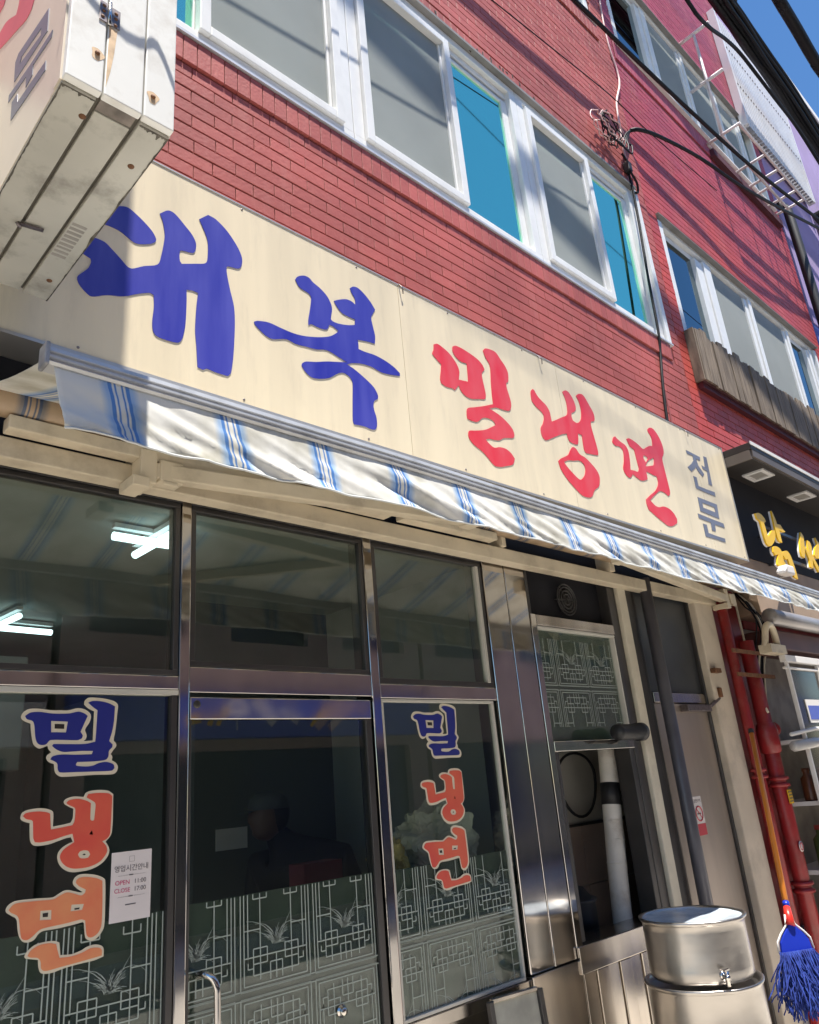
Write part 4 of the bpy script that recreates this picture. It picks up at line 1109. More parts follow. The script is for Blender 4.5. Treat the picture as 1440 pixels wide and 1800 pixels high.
def lattice(parent, x0, x1, z0, z1, row, u0):
    mb = MB()
    y = YG - 0.0006
    w = 0.0036
    def seg(xa, za, xb, zb, ww=w):
        if max(xa, xb) < x0 + 0.004 or min(xa, xb) > x1 - 0.004 or max(za, zb) < z0 or min(za, zb) > z1:
            return
        # clip to the pane
        t0, t1 = 0.0, 1.0
        dx, dz = xb - xa, zb - za
        for p, d, lo, hi in ((xa, dx, x0 + 0.002, x1 - 0.002), (za, dz, z0 + 0.002, z1 - 0.002)):
            if abs(d) < 1e-9:
                if p < lo or p > hi:
                    return
                continue
            a, b = (lo - p) / d, (hi - p) / d
            if a > b:
                a, b = b, a
            t0, t1 = max(t0, a), min(t1, b)
        if t1 - t0 < 0.01:
            return
        xa, za, xb, zb = xa + dx * t0, za + dz * t0, xa + dx * t1, za + dz * t1
        d = Vector((xb - xa, zb - za))
        if d.length < 1e-5:
            return
        n = Vector((-d.y, d.x)).normalized() * ww / 2
        e = d.normalized() * ww / 2 * 0
        yy = y - (0.0002 if abs(dx) > abs(dz) else 0.0)
        mb.add([(xa - n.x, yy, za - n.y), (xb - n.x, yy, zb - n.y), (xb + n.x, yy, zb + n.y), (xa + n.x, yy, za + n.y)], [(0, 1, 2, 3)])
    lines = tile_lines()
    rnd = random.Random(11)
    leaves = []
    for k in range(46):
        a = rnd.gauss(0, 0.42)
        ln = rnd.uniform(0.08, 0.24)
        leaves.append((rnd.gauss(0, 0.02), a, ln, rnd.uniform(0.2, 0.9)))
    leaves += [(-0.01, -0.45, 0.50, 0.9), (0.01, 0.20, 0.50, 1.9), (0.0, -0.2, 0.40, 1.2), (0.02, 0.5, 0.36, 0.1), (-0.02, -0.75, 0.33, 0.5)]
    k = math.floor((x0 - u0) / TW)
    while u0 + k * TW < x1:
        ox = u0 + k * TW
        k += 1
        for sgn in (1, -1):
            for a, b, c, d in lines:
                lim = 1.3 if sgn > 0 else 2.0
                seg(ox + a * TW, row + sgn * b * TW, ox + c * TW, row + sgn * d * TW)
            seg(ox, row + sgn * 0.012, ox + TW, row + sgn * 0.012)
            bx, bz = ox + 0.5 * TW, row + sgn * (0.44 if sgn > 0 else 0.95) * TW
            for off, a, ln, bend in leaves:
                px, pz, ang = bx + off * TW, bz, a
                stp = ln * TW / 6
                for i in range(6):
                    nx, nz = px + math.sin(ang) * stp, pz + math.cos(ang) * stp
                    seg(px, pz, nx, nz, 0.0024 * (1 - i / 8))
                    px, pz = nx, nz
                    ang += bend * 0.22 * (1 if a >= 0 else -1)
    if mb.v:
        mb.build('lattice_pattern', FROST, parent, recalc=False)

p1 = pane(0.062, 1.185, 0.16, 1.962, 1.336, 1.035, 0.870)
pane(0.062, 1.185, 2.010, 2.603)
pane(1.226, 1.998, 2.042, 2.603)
pane(2.046, 2.743, 2.010, 2.603)
p3 = pane(2.046, 2.722, 0.850, 1.950, 1.331, 1.085, 2.19 - 2 * TW)
# door leaf
dr = part_empty('door', sf, (1.6, 0.01, 0))
box('top_rail', 1.228, 1.990, 0.004, 0.05, 1.872, 1.944, STAINLESS, dr, 0.004)
box('bottom_rail', 1.228, 1.990, 0.004, 0.05, 0.05, 0.16, BRUSHED, dr, 0.004)
box('stile', 1.962, 1.990, 0.006, 0.05, 0.161, 1.871, FRAMEDARK, dr, 0.003)
box('stile', 1.226, 1.236, 0.006, 0.05, 0.161, 1.871, FRAMEDARK, dr, 0.003)
YG2 = YG
dpane = box('pane', 1.236, 1.962, YG, YG + 0.006, 0.16, 1.872, GLASS, dr)
box('privacy_film', 1.2365, 1.9615, YG + 0.0065, YG + 0.0075, 0.16, 1.338, FILM, dr)
lattice(dr, 1.236, 1.962, 0.16, 1.338, 1.063, 1.404 - TW)
MB().tube(spline([(1.268, 0.016, 1.148), (1.272, -0.03, 1.155), (1.288, -0.055, 1.13), (1.292, -0.058, 1.06), (1.292, -0.058, 0.70), (1.288, -0.05, 0.63), (1.27, 0.016, 0.61)], 6), 0.0105, 10).build('handle', STAINLESS, dr)
MB().lathe((1.79, YG - 0.001, 0.945), [(0.0001, -0.018), (0.011, -0.018), (0.013, -0.012), (0.013, -0.004), (0.019, -0.003), (0.019, 0.0)], 20, axis='y').build('lock_knob', STAINLESS, dr)
MB().lathe((1.252, 0.003, 1.92), [(0.0001, -0.002), (0.011, -0.002), (0.013, 0.0), (0.013, 0.004)], 16, axis='y').build('pivot_cap', FRAMEDARK, dr)

# window lettering, the same three syllables on two panes
def decal(parent, names, fills, fx=None):
    for n_, fl in zip(names, fills):
        f = (lambda q: q) if fx is None else fx
        L = [([[f(q) for q in lp] for lp in GLYPH[n_ + '_o']], 0.0008, 0, True),
             ([[f(q) for q in lp] for lp in GLYPH[n_ + '_i']], 0.0006, 1, True),
             ([[f(q) for q in lp] for lp in GLYPH[n_ + '_d']], 0.0014, 2, False)]
        mb = glyph_mesh(L[:2], YG - 0.0012)
        md = glyph_mesh(L[2:], YG - 0.0012)
        o = len(mb.v)
        mb.v += md.v
        mb.f += [tuple(i + o for i in ff) for ff in md.f]
        mb.mi += md.mi
        mb.smooth += md.smooth
        mb.build('window_letter', [DECALCREAM, fl, DECALDARK], parent, recalc=True)
decal(p1, ['w_mil', 'w_nae', 'w_mye'], [DECALBLUE, DECALRED, DECALORANGE])
def to_right(q):
    # the same decal again on the right pane
    return (q[0] * 0.982 + 1.4998, q[1] * 1.009 - 0.0195)
decal(p3, ['w_mil', 'w_nae', 'w_mye'], [DECALBLUE, DECALRED, DECALRED], to_right)

# opening-hours notice taped to the glass
nt = thing('paper_notice', 'white paper notice with opening hours taped to left window', 'notice', (1.06, 0.01, 1.326))
YP = YG - 0.0015
box('sheet', 0.999, 1.118, YP, YP + 0.0008, 1.326, 1.506, PAPER, nt)
text_mesh('영업시간안내', 0.0185, 1.0585, 1.455, YP - 0.0006).build('heading', INK, nt)
text_mesh('OPEN', 0.0165, 1.033, 1.420, YP - 0.0006).build('open_word', INKPINK, nt)
text_mesh('11:00', 0.0165, 1.085, 1.420, YP - 0.0006).build('open_time', INK, nt)
text_mesh('CLOSE', 0.0155, 1.033, 1.400, YP - 0.0006).build('close_word', INKPINK, nt)
text_mesh('17:00', 0.0165, 1.085, 1.400, YP - 0.0006).build('close_time', INK, nt)
lm = MB()
for z in (1.443, 1.388):
    lm.box(1.02, 1.10, YP - 0.0006, YP - 0.0003, z, z + 0.0005).box(1.052, 1.064, YP - 0.0009, YP - 0.0006, z - 0.001, z + 0.002)
lm.box(1.043, 1.074, YP - 0.0006, YP - 0.0003, 1.366, 1.369)
lm.box(1.051, 1.066, YP - 0.0006, YP - 0.0003, 1.478, 1.4785).box(1.051, 1.0515, YP - 0.0006, YP - 0.0003, 1.478, 1.492).box(1.066, 1.0665, YP - 0.0006, YP - 0.0003, 1.478, 1.492).box(1.051, 1.066, YP - 0.0006, YP - 0.0003, 1.492, 1.4925)
lm.build('rule_lines', INK, nt)

# ---------------------------------------------------------------- kitchen hatch
kh = thing('kitchen_hatch', 'stainless framed kitchen window with latticed upper pane', 'window', (3.45, 0, 0.86))
def kbox(n_, *a, **k):
    return box(n_, *a[:6], a[6], kh, k.get('bev', 0.003))
kbox('jamb', 3.062, 3.105, -0.012, 0.12, 0.86, 2.38, STAINLESS)
kbox('jamb', 3.812, 3.888, -0.010, 0.12, 0.86, 2.66, FRAMEDARK)
kbox('jamb', 3.062, 3.080, -0.008, 0.12, 2.38, 2.66, FRAMEDARK)
kbox('header', 3.106, 3.811, -0.014, 0.10, 2.325, 2.378, BRUSHED)
kbox('glazing_bead', 3.108, 3.810, -0.010, 0.03, 2.310, 2.323, BEAD)
kbox('glazing_bead', 3.797, 3.810, -0.008, 0.03, 1.80, 2.309, BEAD)
kbox('mid_rail', 3.106, 3.811, -0.014, 0.09, 1.716, 1.764, STAINLESS)
kbox('lower_frame', 3.106, 3.14, -0.006, 0.08, 0.915, 1.715, FRAMEDARK)
kbox('lower_frame', 3.77, 3.811, -0.006, 0.08, 0.915, 1.715, FRAMEDARK)
kbox('counter_sill', 3.062, 3.811, -0.022, 0.14, 0.80, 0.905, BRUSHED)
for i in range(8):
    kbox('corrugated_board', 3.09 + i * 0.092, 3.178 + i * 0.092, -0.008 - 0.008 * (i % 2), 0.05, 0.0, 0.797, BRUSHED)
pk = box('pane', 3.106, 3.797, YG, YG + 0.006, 1.765, 2.310, GLASS, kh)
box('privacy_film', 3.1065, 3.7965, YG + 0.0065, YG + 0.0075, 1.766, 2.309, mat('pale_green_film', (0.12, 0.14, 0.115), 0.4, var=0.2, vscale=2.5), kh)
lattice(kh, 3.106, 3.797, 1.83, 2.27, 2.023, 3.251)
fan = MB()
for rr in (0.085, 0.070, 0.05, 0.03):
    fan.tube([(3.46 + rr * math.cos(a * math.pi / 12), 0.03, 2.50 + rr * math.sin(a * math.pi / 12)) for a in range(24)], 0.0035, 6, closed=True)
for a in range(6):
    fan.obox((3.46, 0.04, 2.50), (3.46 + 0.08 * math.cos(a * 1.047), 0.05, 2.50 + 0.08 * math.sin(a * 1.047)), 0.03, 0.004)
fan.build('vent_fan', FRAMEDARK, kh)
box('vent_panel', 3.08, 3.812, 0.055, 0.065, 2.379, 2.66, SIGNBLACK, kh)
# black stub of exhaust pipe sticking out of the hatch
tag(MB().lathe((3.56, -0.10, 1.79), [(0.001, -0.04), (0.038, -0.04), (0.040, -0.02), (0.040, 0.16), (0.046, 0.16), (0.047, 0.20), (0.040, 0.20), (0.036, 0.12), (0.001, 0.12)], 24, axis='x').build('exhaust_pipe', BLACK), 'short black exhaust pipe jutting out beside the kitchen window', 'pipe')

# ---------------------------------------------------------------- narrow posts, steel door and pillar on the right
tag(box('cream_post', 3.893, 3.978, -0.03, 0.12, 0, 2.66, CREAMPAINT, None, 0.006), 'narrow cream painted post right of the kitchen window', 'post')
tag(MB().box(3.985, 4.05, -0.02, 0.12, 0, 2.66).box(4.07, 4.12, 0.0, 0.12, 0, 2.66).build('door_frame', FRAMEDARK, None, 0.004), 'dark metal door frame next to the cream post', 'door frame')
tag(MB().tube([(4.16, -0.06, 0), (4.16, -0.06, 2.68)], 0.036, 16).build('grey_pole', mat('grey_pole_paint', (0.10, 0.10, 0.12), 0.35, 0.2, var=0.15)), 'dark grey round pole before the steel door', 'pole')
sd = thing('steel_door', 'brushed steel door with a no smoking sticker', 'door', (4.45, 0, 0))
box('door_leaf', 4.13, 4.755, 0.004, 0.06, 0.02, 1.955, mat('door_steel', (0.46, 0.39, 0.33), 0.32, 0.6, var=0.2, vscale=4, stretch=(1, 1, 0.2), rvar=0.08, bump=0.1, bscale=8), sd, 0.004)
box('transom_panel', 4.13, 4.755, 0.012, 0.06, 2.02, 2.66, mat('dark_transom_panel', (0.055, 0.06, 0.065), 0.4, 0.3, var=0.2), sd)
box('transom_rail', 4.13, 4.755, -0.004, 0.06, 1.958, 2.017, BRUSHED, sd, 0.004)
MB().box(4.757, 4.775, -0.012, 0.06, 0.0, 2.66).build('jamb', FRAMEDARK, sd, 0.003)
cl = MB().box(4.42, 4.72, -0.05, 0.002, 1.905, 1.945)
cl.obox((4.70, -0.05, 1.935), (4.86, -0.045, 1.99), 0.02, 0.02)
cl.build('door_closer', STEELDARK, sd, 0.004)
st = thing('no_smoking_sticker', 'small no smoking sticker on the brushed steel door', 'sticker', (4.395, 0.003, 1.23))
box('sticker_face', 4.345, 4.448, 0.0025, 0.0035, 1.290, 1.434, STICKWHITE, st)
box('sticker_base', 4.345, 4.448, 0.0025, 0.0035, 1.228, 1.288, STICKRED, st)
rg = MB()
rg.tube([(4.396 + 0.038 * math.cos(a * math.pi / 16), 0.002, 1.342 + 0.038 * math.sin(a * math.pi / 16)) for a in range(32)], 0.004, 6, closed=True)
rg.obox((4.37, 0.0015, 1.368), (4.422, 0.0015, 1.316), 0.002, 0.006, 0, (0, 1, 0))
rg.build('no_smoking_ring', STICKRED, st)
MB().box(4.372, 4.415, 0.0012, 0.002, 1.338, 1.345).build('cigarette', INK, st)
text_mesh('금연구역', 0.022, 4.3965, 1.402, 0.0018).build('sticker_words', INK, st)
pl = thing('pillar', 'stained cream plaster pillar between steel door and red column', 'pillar', (4.9, 0, 0))
box('shaft', 4.778, 5.02, -0.055, 0.14, 0.0, 2.74, CONCRETE, pl, 0.008)
MB().box(4.83, 4.86, -0.075, -0.054, 1.99, 2.05).box(4.79, 4.88, -0.09, -0.054, 2.14, 2.17).build('gate_hinge', RUST, pl, 0.004)
rc = thing('red_column', 'dark red painted column beside the plaster pillar', 'column', (5.25, 0, 0))
box('shaft', 5.022, 5.50, -0.03, 0.16, 0.0, 2.76, REDPAINT, rc, 0.006)
box('plinth', 5.0, 5.52, -0.075, 0.16, 0.0, 0.62, mat('plinth_grey', (0.30, 0.29, 0.30), 0.8, var=0.12, dirt=0.3), rc, 0.006)
for z in (2.115, 2.265):
    MB().box(4.86, 5.42, -0.20, -0.19, z - 0.012, z + 0.012).build('strap', RUST, rc)

# red standpipes
def standpipe(label, x, y, r, z0, z1, fl):
    t = thing('standpipe', label, 'pipe', (x, y, z0), 'red pipes on the column')
    MB().tube([(x, y, z0), (x, y, (z0 + z1) / 2), (x, y, z1)], r, 16).build('pipe', PIPERED, t)
    for z in fl:
        MB().lathe((x, y, z), [(r * 0.9, -0.03), (r + 0.016, -0.03), (r + 0.018, -0.012), (r + 0.002, -0.008), (r + 0.002, 0.008), (r + 0.018, 0.012), (r + 0.016, 0.03), (r * 0.9, 0.03)], 20).build('collar', PIPERED, t)
    return t
spn = standpipe('thick red standpipe with collars, valve and stickers', 5.20, -0.15, 0.048, 0.1, 2.35, (0.86, 1.46))
MB().lathe((5.20, -0.15, 1.72), [(0.048, -0.09), (0.062, -0.08), (0.066, -0.02), (0.066, 0.05), (0.058, 0.09), (0.048, 0.10)], 20).build('valve_body', PIPERED, spn)
MB().lathe((5.20, -0.15, 1.78), [(0.001, 0.0), (0.03, 0.0), (0.032, 0.10), (0.045, 0.10), (0.045, 0.125), (0.001, 0.125)], 16, axis='x').build('valve_outlet', PIPERED, spn)
box('pipe_tag', 5.17, 5.23, -0.204, -0.2, 1.33, 1.41, YELLOW, spn)
tm = MB()
for i in range(4):
    tm.box(5.175, 5.225, -0.2065, -0.2045, 1.34 + i * 0.018, 1.346 + i * 0.018)
tm.build('tag_lines', INK, spn)
MB().lathe((5.19, -0.198, 1.085), [(0.0001, -0.003), (0.03, -0.003), (0.03, 0.0), (0.028, 0.001)], 24, axis='y').build('round_sticker', STICKWHITE, spn)
MB().tube([(5.19 + 0.02 * math.cos(a * math.pi / 10), -0.2015, 1.085 + 0.02 * math.sin(a * math.pi / 10)) for a in range(20)], 0.003, 6, closed=True).build('sticker_ring', STICKRED, spn)
standpipe('thinner red standpipe left of the thick one', 5.06, -0.10, 0.034, 0.1, 2.62, (1.52,))
tag(MB().tube([(5.30, -0.10, 2.70), (5.28, -0.11, 2.3), (5.24, -0.12, 2.05), (5.17, -0.2, 1.88)], 0.008, 8).build('drain_hose', CREAMPAINT), 'thin cream hose running down between the red pipes', 'hose')

# ================================================================ interior seen through the glass
struct(box('dining_room_floor', -2.0, 2.9, 0.12, 7.0, -0.1, 0.0, INFLOOR))
struct(box('dining_room_ceiling', -2.0, 4.9, 0.14, 7.0, 2.66, 2.74, INCEIL))
struct(box('dining_room_back_wall', -2.0, 2.9, 6.6, 6.8, 0, 2.66, INWALL))
struct(box('dining_room_side_wall', -2.1, -2.0, 0.1, 6.8, 0, 2.66, INWALL))
struct(box('dining_room_partition', 2.88, 2.94, 0.14, 6.8, 0, 2.66, INWALL))
struct(box('kitchen_floor', 2.94, 4.9, 0.12, 0.6, -0.1, 0.0, INFLOOR))
kw = struct(box('kitchen_wall', 2.94, 4.9, 0.46, 0.60, 0, 2.66, mat('kitchen_plaster', (0.52, 0.50, 0.44), 0.6, var=0.15)))
for i in range(6):
    for j in range(3):
        box('tile', 2.96 + i * 0.305, 3.26 + i * 0.305, 0.45, 0.4605, 0.43 + j * 0.305, 0.73 + j * 0.305, TILEBEIGE, kw, 0.002)
box('wall_trim', 2.95, 4.85, 0.44, 0.4605, 1.336, 1.35, FRAMEDARK, kw)
struct(box('kitchen_side_wall', 4.85, 4.95, 0.14, 0.46, 0, 2.66, INWALL))
dx = box('wall_cabinet', 0.9, 1.55, 2.6, 3.0, 1.9, 2.55, INWALL, None, 0.01)
tag(dx, 'pale box cabinet hanging inside behind the left upper pane', 'cabinet')
def lamp(label, c, a0, ln, z):
    t = thing('ceiling_lamp', label, 'lamp', (c[0], c[1], z), 'cross shaped ceiling lamps')
    for k in range(2):
        a = a0 + k * math.pi / 2
        d = Vector((math.cos(a), math.sin(a), 0)) * ln / 2
        zz = z - 0.003 * k
        MB().obox(Vector((c[0], c[1], zz + 0.042)) - d, Vector((c[0], c[1], zz + 0.042)) + d, 0.03, 0.018).build('housing', LAMPBODY, t)
        MB().tube([Vector((c[0], c[1], zz)) - d, Vector((c[0], c[1], zz)) + d], 0.016, 10).build('tube', TUBE, t)
    return t
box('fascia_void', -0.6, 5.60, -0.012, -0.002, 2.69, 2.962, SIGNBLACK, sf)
lamp('lit cross shaped fluorescent lamp nearest to the upper left pane', (1.295, 0.43), 0.02, 0.34, 2.60)
lamp('lit cross shaped fluorescent lamp farther inside at the left', (1.20, 2.10), 0.1, 0.62, 2.60)
lamp('lit fluorescent lamp deepest inside the dining room', (1.55, 4.3), 0.3, 0.9, 2.58)
# kitchen things
dc = thing('flue_duct', 'white flue duct with black band behind the kitchen window', 'duct', (3.75, 0.18, 0.76))
MB().tube(spline([(3.86, 0.18, 2.0), (3.835, 0.18, 1.7), (3.80, 0.18, 1.45), (3.765, 0.18, 1.2), (3.735, 0.18, 0.95), (3.72, 0.18, 0.76)], 6), 0.05, 20).build('duct', DUCT, dc)
MB().tube([(3.815, 0.18, 1.55), (3.799, 0.18, 1.44)], 0.0525, 20).build('band', BLACK, dc)
for z, x in ((1.36, 3.788), (1.27, 3.776), (1.16, 3.758)):
    MB().tube([(x + 0.001, 0.18, z + 0.004), (x, 0.18, z - 0.004)], 0.0515, 20).build('joint_ring', DUCT, dc)
tag(MB().tube([(3.86 + 0.18 * math.cos(a * math.pi / 16), 0.42, 1.60 + 0.18 * math.sin(a * math.pi / 16) * (1.2 if math.sin(a * math.pi / 16) < 0 else 0.7)) for a in range(32)], 0.008, 8, closed=True).build('cable_loop', BLACK), 'black cable loop hanging on the kitchen wall', 'cable')
pt = MB().lathe((3.45, 0.29, 0.75), [(0.001, 0.0), (0.12, 0.0), (0.13, 0.02), (0.13, 0.26), (0.14, 0.27), (0.14, 0.28), (0.12, 0.28), (0.08, 0.33), (0.015, 0.35), (0.015, 0.38), (0.001, 0.38)], 32)
tag(pt.build('stock_pot', BLACK), 'large dark stock pot inside the kitchen window', 'pot')
tag(box('kitchen_counter', 2.96, 4.8, 0.145, 0.448, 0.0, 0.749, FRAMEDARK), 'dark counter under the stock pot in the kitchen', 'counter')
# bags behind the right pane
def crumple(name, c, r, m_, seed, label, cat, amp=0.35):
    bm = bmesh.new()
    bmesh.ops.create_icosphere(bm, subdivisions=5, radius=1)
    for v in bm.verts:
        n = v.co.normalized()
        k = 1 + amp * pnoise(n * 2.1 + Vector((seed, 0, 0))) - amp * 0.8 * abs(pnoise(n * 4.3 + Vector((0, seed, 0)))) - amp * 0.45 * abs(pnoise(n * 9.1 + Vector((0, 0, seed))))
        v.co = Vector((n.x * r[0] * k, n.y * r[1] * k, max(-r[2] * 0.8, n.z * r[2] * k)))
    me = bpy.data.meshes.new(name)
    bm.to_mesh(me)
    bm.free()
    me.materials.append(m_)
    o = bpy.data.objects.new(name, me)
    COL.objects.link(o)
    o.location = c
    return tag(o, label, cat)
crumple('plastic_bag', (2.44, 0.17, 1.385), (0.235, 0.085, 0.17), PLASTIC, 1.0, 'crumpled clear plastic bag inside right pane near the pier', 'bag')
crumple('plastic_bag', (2.155, 0.15, 1.345), (0.085, 0.06, 0.11), YELLOWBAG, 4.0, 'yellowish full plastic bag inside right pane near the door', 'bag')
tb = thing('window_shelf', 'low shelf behind the right pane holding the bags', 'shelf', (2.4, 0.3, 0))
box('board', 2.06, 2.72, 0.06, 0.5, 1.19, 1.215, INFLOOR, tb)
for x in (2.1, 2.68):
    box('leg', x - 0.02, x + 0.02, 0.14, 0.48, 0.0, 1.19, INFLOOR, tb)
ct = thing('dining_table', 'dark dining table inside behind the door', 'table', (2.1, 0.95, 0))
box('top', 1.6, 2.6, 0.75, 1.25, 0.72, 0.75, INFLOOR, ct)
for x, y in ((1.65, 0.8), (2.55, 0.8), (1.65, 1.2), (2.55, 1.2)):
    box('leg', x - 0.025, x + 0.025, y - 0.025, y + 0.025, 0, 0.72, INFLOOR, ct)
tag(box('red_box', 2.22, 2.44, 0.80, 0.92, 1.15, 1.33, mat('red_box_card', (0.20, 0.03, 0.045), 0.7), None, 0.004), 'dull red box inside in front of the person with cap', 'box')
tag(box('red_box_stand', 2.2, 2.46, 0.78, 0.94, 0.75, 1.149, INFLOOR, None, 0.004), 'dark stand under the red box on the table', 'stand')
ws = tag(box('wall_notice', 2.12, 2.30, 1.395, 1.40, 1.40, 1.50, PAPER), 'white sheet of paper inside near the person with cap', 'paper')
struct(box('inner_screen_wall', 2.0, 2.88, 1.402, 1.45, 0, 2.66, mat('inner_screen', (0.10, 0.11, 0.11), 0.8)))

# person inside, standing, dark jacket and grey cap
def skin_body(name, verts, edges, radii, m_, parent, root=0, sub=2):
    me = bpy.data.meshes.new(name)
    me.from_pydata(verts, edges, [])
    me.materials.append(m_)
    o = bpy.data.objects.new(name, me)
    COL.objects.link(o)
    if parent:
        o.parent = parent
        o.matrix_parent_inverse = Matrix.Translation(-world_loc(parent))
    md = o.modifiers.new('skin', 'SKIN')
    for i, r in enumerate(radii):
        sv = me.skin_vertices[0].data[i]
        sv.radius = r if isinstance(r, tuple) else (r, r)
        sv.use_root = (i == root)
    ss = o.modifiers.new('sub', 'SUBSURF')
    ss.levels = ss.render_levels = sub
    md.use_smooth_shade = True
    return o
px, py = 2.46, 1.12
pr = thing('person', 'person in dark jacket and grey cap standing inside behind the door', 'person', (px, py, 0))
V = [(px, py, 0.86), (px - 0.01, py, 1.08), (px - 0.02, py, 1.25), (px - 0.07, py, 1.36), (px - 0.15, py, 1.43), (px - 0.20, py, 1.50),
     (px + 0.10, py - 0.17, 1.32), (px + 0.15, py - 0.23, 1.08), (px + 0.02, py - 0.26, 0.92), (px - 0.16, py + 0.17, 1.31), (px - 0.14, py + 0.24, 1.08), (px - 0.06, py + 0.2, 0.90),
     (px + 0.05, py - 0.09, 0.80), (px + 0.05, py - 0.10, 0.46), (px + 0.06, py - 0.10, 0.07), (px - 0.08, py - 0.10, 0.03), (px - 0.03, py + 0.09, 0.80), (px - 0.03, py + 0.10, 0.46), (px - 0.02, py + 0.10, 0.07), (px - 0.15, py + 0.10, 0.03)]
E_ = [(0, 1), (1, 2), (2, 3), (3, 4), (4, 5), (2, 6), (6, 7), (7, 8), (2, 9), (9, 10), (10, 11), (0, 12), (12, 13), (13, 14), (14, 15), (0, 16), (16, 17), (17, 18), (18, 19)]
Rr = [(0.13, 0.16), (0.135, 0.16), (0.15, 0.18), (0.12, 0.13), 0.062, 0.055, 0.085, 0.062, 0.045, 0.085, 0.062, 0.045, 0.085, 0.06, 0.045, 0.035, 0.085, 0.06, 0.045, 0.035]
skin_body('body', V, E_, Rr, CLOTH, pr)
hd = bmesh.new()
bmesh.ops.create_uvsphere(hd, u_segments=24, v_segments=16, radius=1)
for v in hd.verts:
    n = v.co.copy()
    v.co = Vector((n.x * 0.092, n.y * 0.076, n.z * 0.112))
    if n.x < -0.75 and abs(n.y) < 0.25 and -0.35 < n.z < 0.15:
        v.co.x -= 0.018
    if n.x < -0.3 and n.z < -0.6:
        v.co.x -= 0.012
me = bpy.data.meshes.new('head')
hd.to_mesh(me)
hd.free()
me.materials.append(SKIN)
for p in me.polygons:
    p.use_smooth = True
ho = link('head', me, pr)
ho.location = (px - 0.22, py, 1.545)
cpm = MB().lathe((px - 0.21, py, 1.575), [(0.097, 0.0), (0.098, 0.02), (0.090, 0.05), (0.06, 0.075), (0.001, 0.085)], 24)
cpm.add([(px - 0.30, py - 0.06, 1.577), (px - 0.30, py + 0.06, 1.577), (px - 0.375, py + 0.035, 1.562), (px - 0.375, py - 0.035, 1.562)], [(0, 1, 2, 3)])
cpm.build('cap', CAP, pr)
hm_ = bmesh.new()
bmesh.ops.create_uvsphere(hm_, u_segments=20, v_segments=14, radius=1)
for v in hm_.verts:
    v.co = Vector((v.co.x * 0.085 + 0.022, v.co.y * 0.085, v.co.z * 0.105))
me = bpy.data.meshes.new('hair')
hm_.to_mesh(me)
hm_.free()
me.materials.append(HAIR)
for p in me.polygons:
    p.use_smooth = True
ho2 = link('hair', me, pr)
ho2.location = (px - 0.21, py, 1.555)

# ================================================================ main signboard
sg = thing('shop_sign', 'long cream signboard with large blue and red Korean lettering', 'sign', (2.9, -0.14, 2.965))
SX0, SX1, SZ0, SZ1 = -0.55, 5.594, 2.965, 3.886
YS = -0.14
cuts = [SX0, 2.205, 3.46, 5.095, SX1]
for a, b in zip(cuts, cuts[1:]):
    box('panel', a + 0.0012, b - 0.0012, YS, YS + 0.02, SZ0 + 0.012, SZ1 - 0.006, CREAM, sg)
fr = MB()
fr.box(SX0, SX1, YS - 0.003, 0.0, SZ1 - 0.006, SZ1).box(SX0, SX1, YS - 0.006, 0.0, SZ0, SZ0 + 0.012)
fr.box(SX0 - 0.012, SX0, YS - 0.005, 0.0, SZ0, SZ1).box(SX1, SX1 + 0.010, YS - 0.005, 0.0, SZ0, SZ1)
fr.box(SX0, SX1, YS + 0.021, -0.001, SZ0 + 0.013, SZ1 - 0.013)
fr.build('frame', SIGN_EDGE, sg)
for nm, mt_, sm in (('dae', BLUE, True), ('bok', BLUE, True), ('mil', RED, True), ('naeng', RED, True), ('myeon', RED, True), ('jeon', GREY, False), ('mun', GREY, False)):
    glyph_mesh([(GLYPH[nm], 0.002, 0, sm)], YS - 0.0005).build('letter', mt_, sg)
for k in range(9):
    for z in (SZ1 - 0.022, SZ0 + 0.03):
        MB().lathe((0.75 + k * 0.6, YS - 0.0002, z), [(0.0001, -0.002), (0.0045, -0.0015), (0.005, 0.0)], 10, axis='y').build('screw', STEELDARK, sg)
for x, z in ((2.214, 3.868), (3.30, 3.86), (5.02, 3.862)):
    tg = MB().tube([(x, YS - 0.002, z + 0.02), (x + 0.006, YS - 0.02, z - 0.01), (x + 0.014, YS - 0.012, z - 0.035)], 0.003, 6)
    tg.build('wire_stub', STEELDARK, sg)

# ================================================================ projecting sign, upper left
ps = thing('projecting_sign', 'white box sign jutting out above the shop, seen from below', 'sign', (0.49, -0.64, 3.05))
PX0, PX1, PY0, PY1, PZ0, PZ1 = 0.373, 0.615, -1.035, -0.25, 3.05, 7.6
xa, xb = 0.452, 0.541          # the end face is three strips
e = 0.0015
for a, b in ((PX0, xa - e), (xa + e, xb - e), (xb + e, PX1)):
    box('end_panel', a, b, PY0, PY0 + 0.02, PZ0 + 0.001, PZ1, WHITEBOX, ps, 0.003)
box('core', PX0 + 0.004, PX1 - 0.004, PY0 + 0.012, PY1, PZ0 + 0.012, PZ1 - 0.01, SEAM, ps)
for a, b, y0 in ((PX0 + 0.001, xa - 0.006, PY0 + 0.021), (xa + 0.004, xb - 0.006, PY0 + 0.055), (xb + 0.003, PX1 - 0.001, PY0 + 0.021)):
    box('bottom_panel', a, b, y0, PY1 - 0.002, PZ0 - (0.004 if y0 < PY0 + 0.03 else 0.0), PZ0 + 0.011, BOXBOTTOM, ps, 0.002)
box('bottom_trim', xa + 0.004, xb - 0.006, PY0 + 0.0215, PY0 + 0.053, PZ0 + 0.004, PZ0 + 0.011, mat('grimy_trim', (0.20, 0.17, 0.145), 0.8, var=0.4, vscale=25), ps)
box('face_panel', PX0 - 0.001, PX0 + 0.006, PY0 + 0.020, PY1, PZ0 + 0.002, PZ1, BOXFACE, ps)
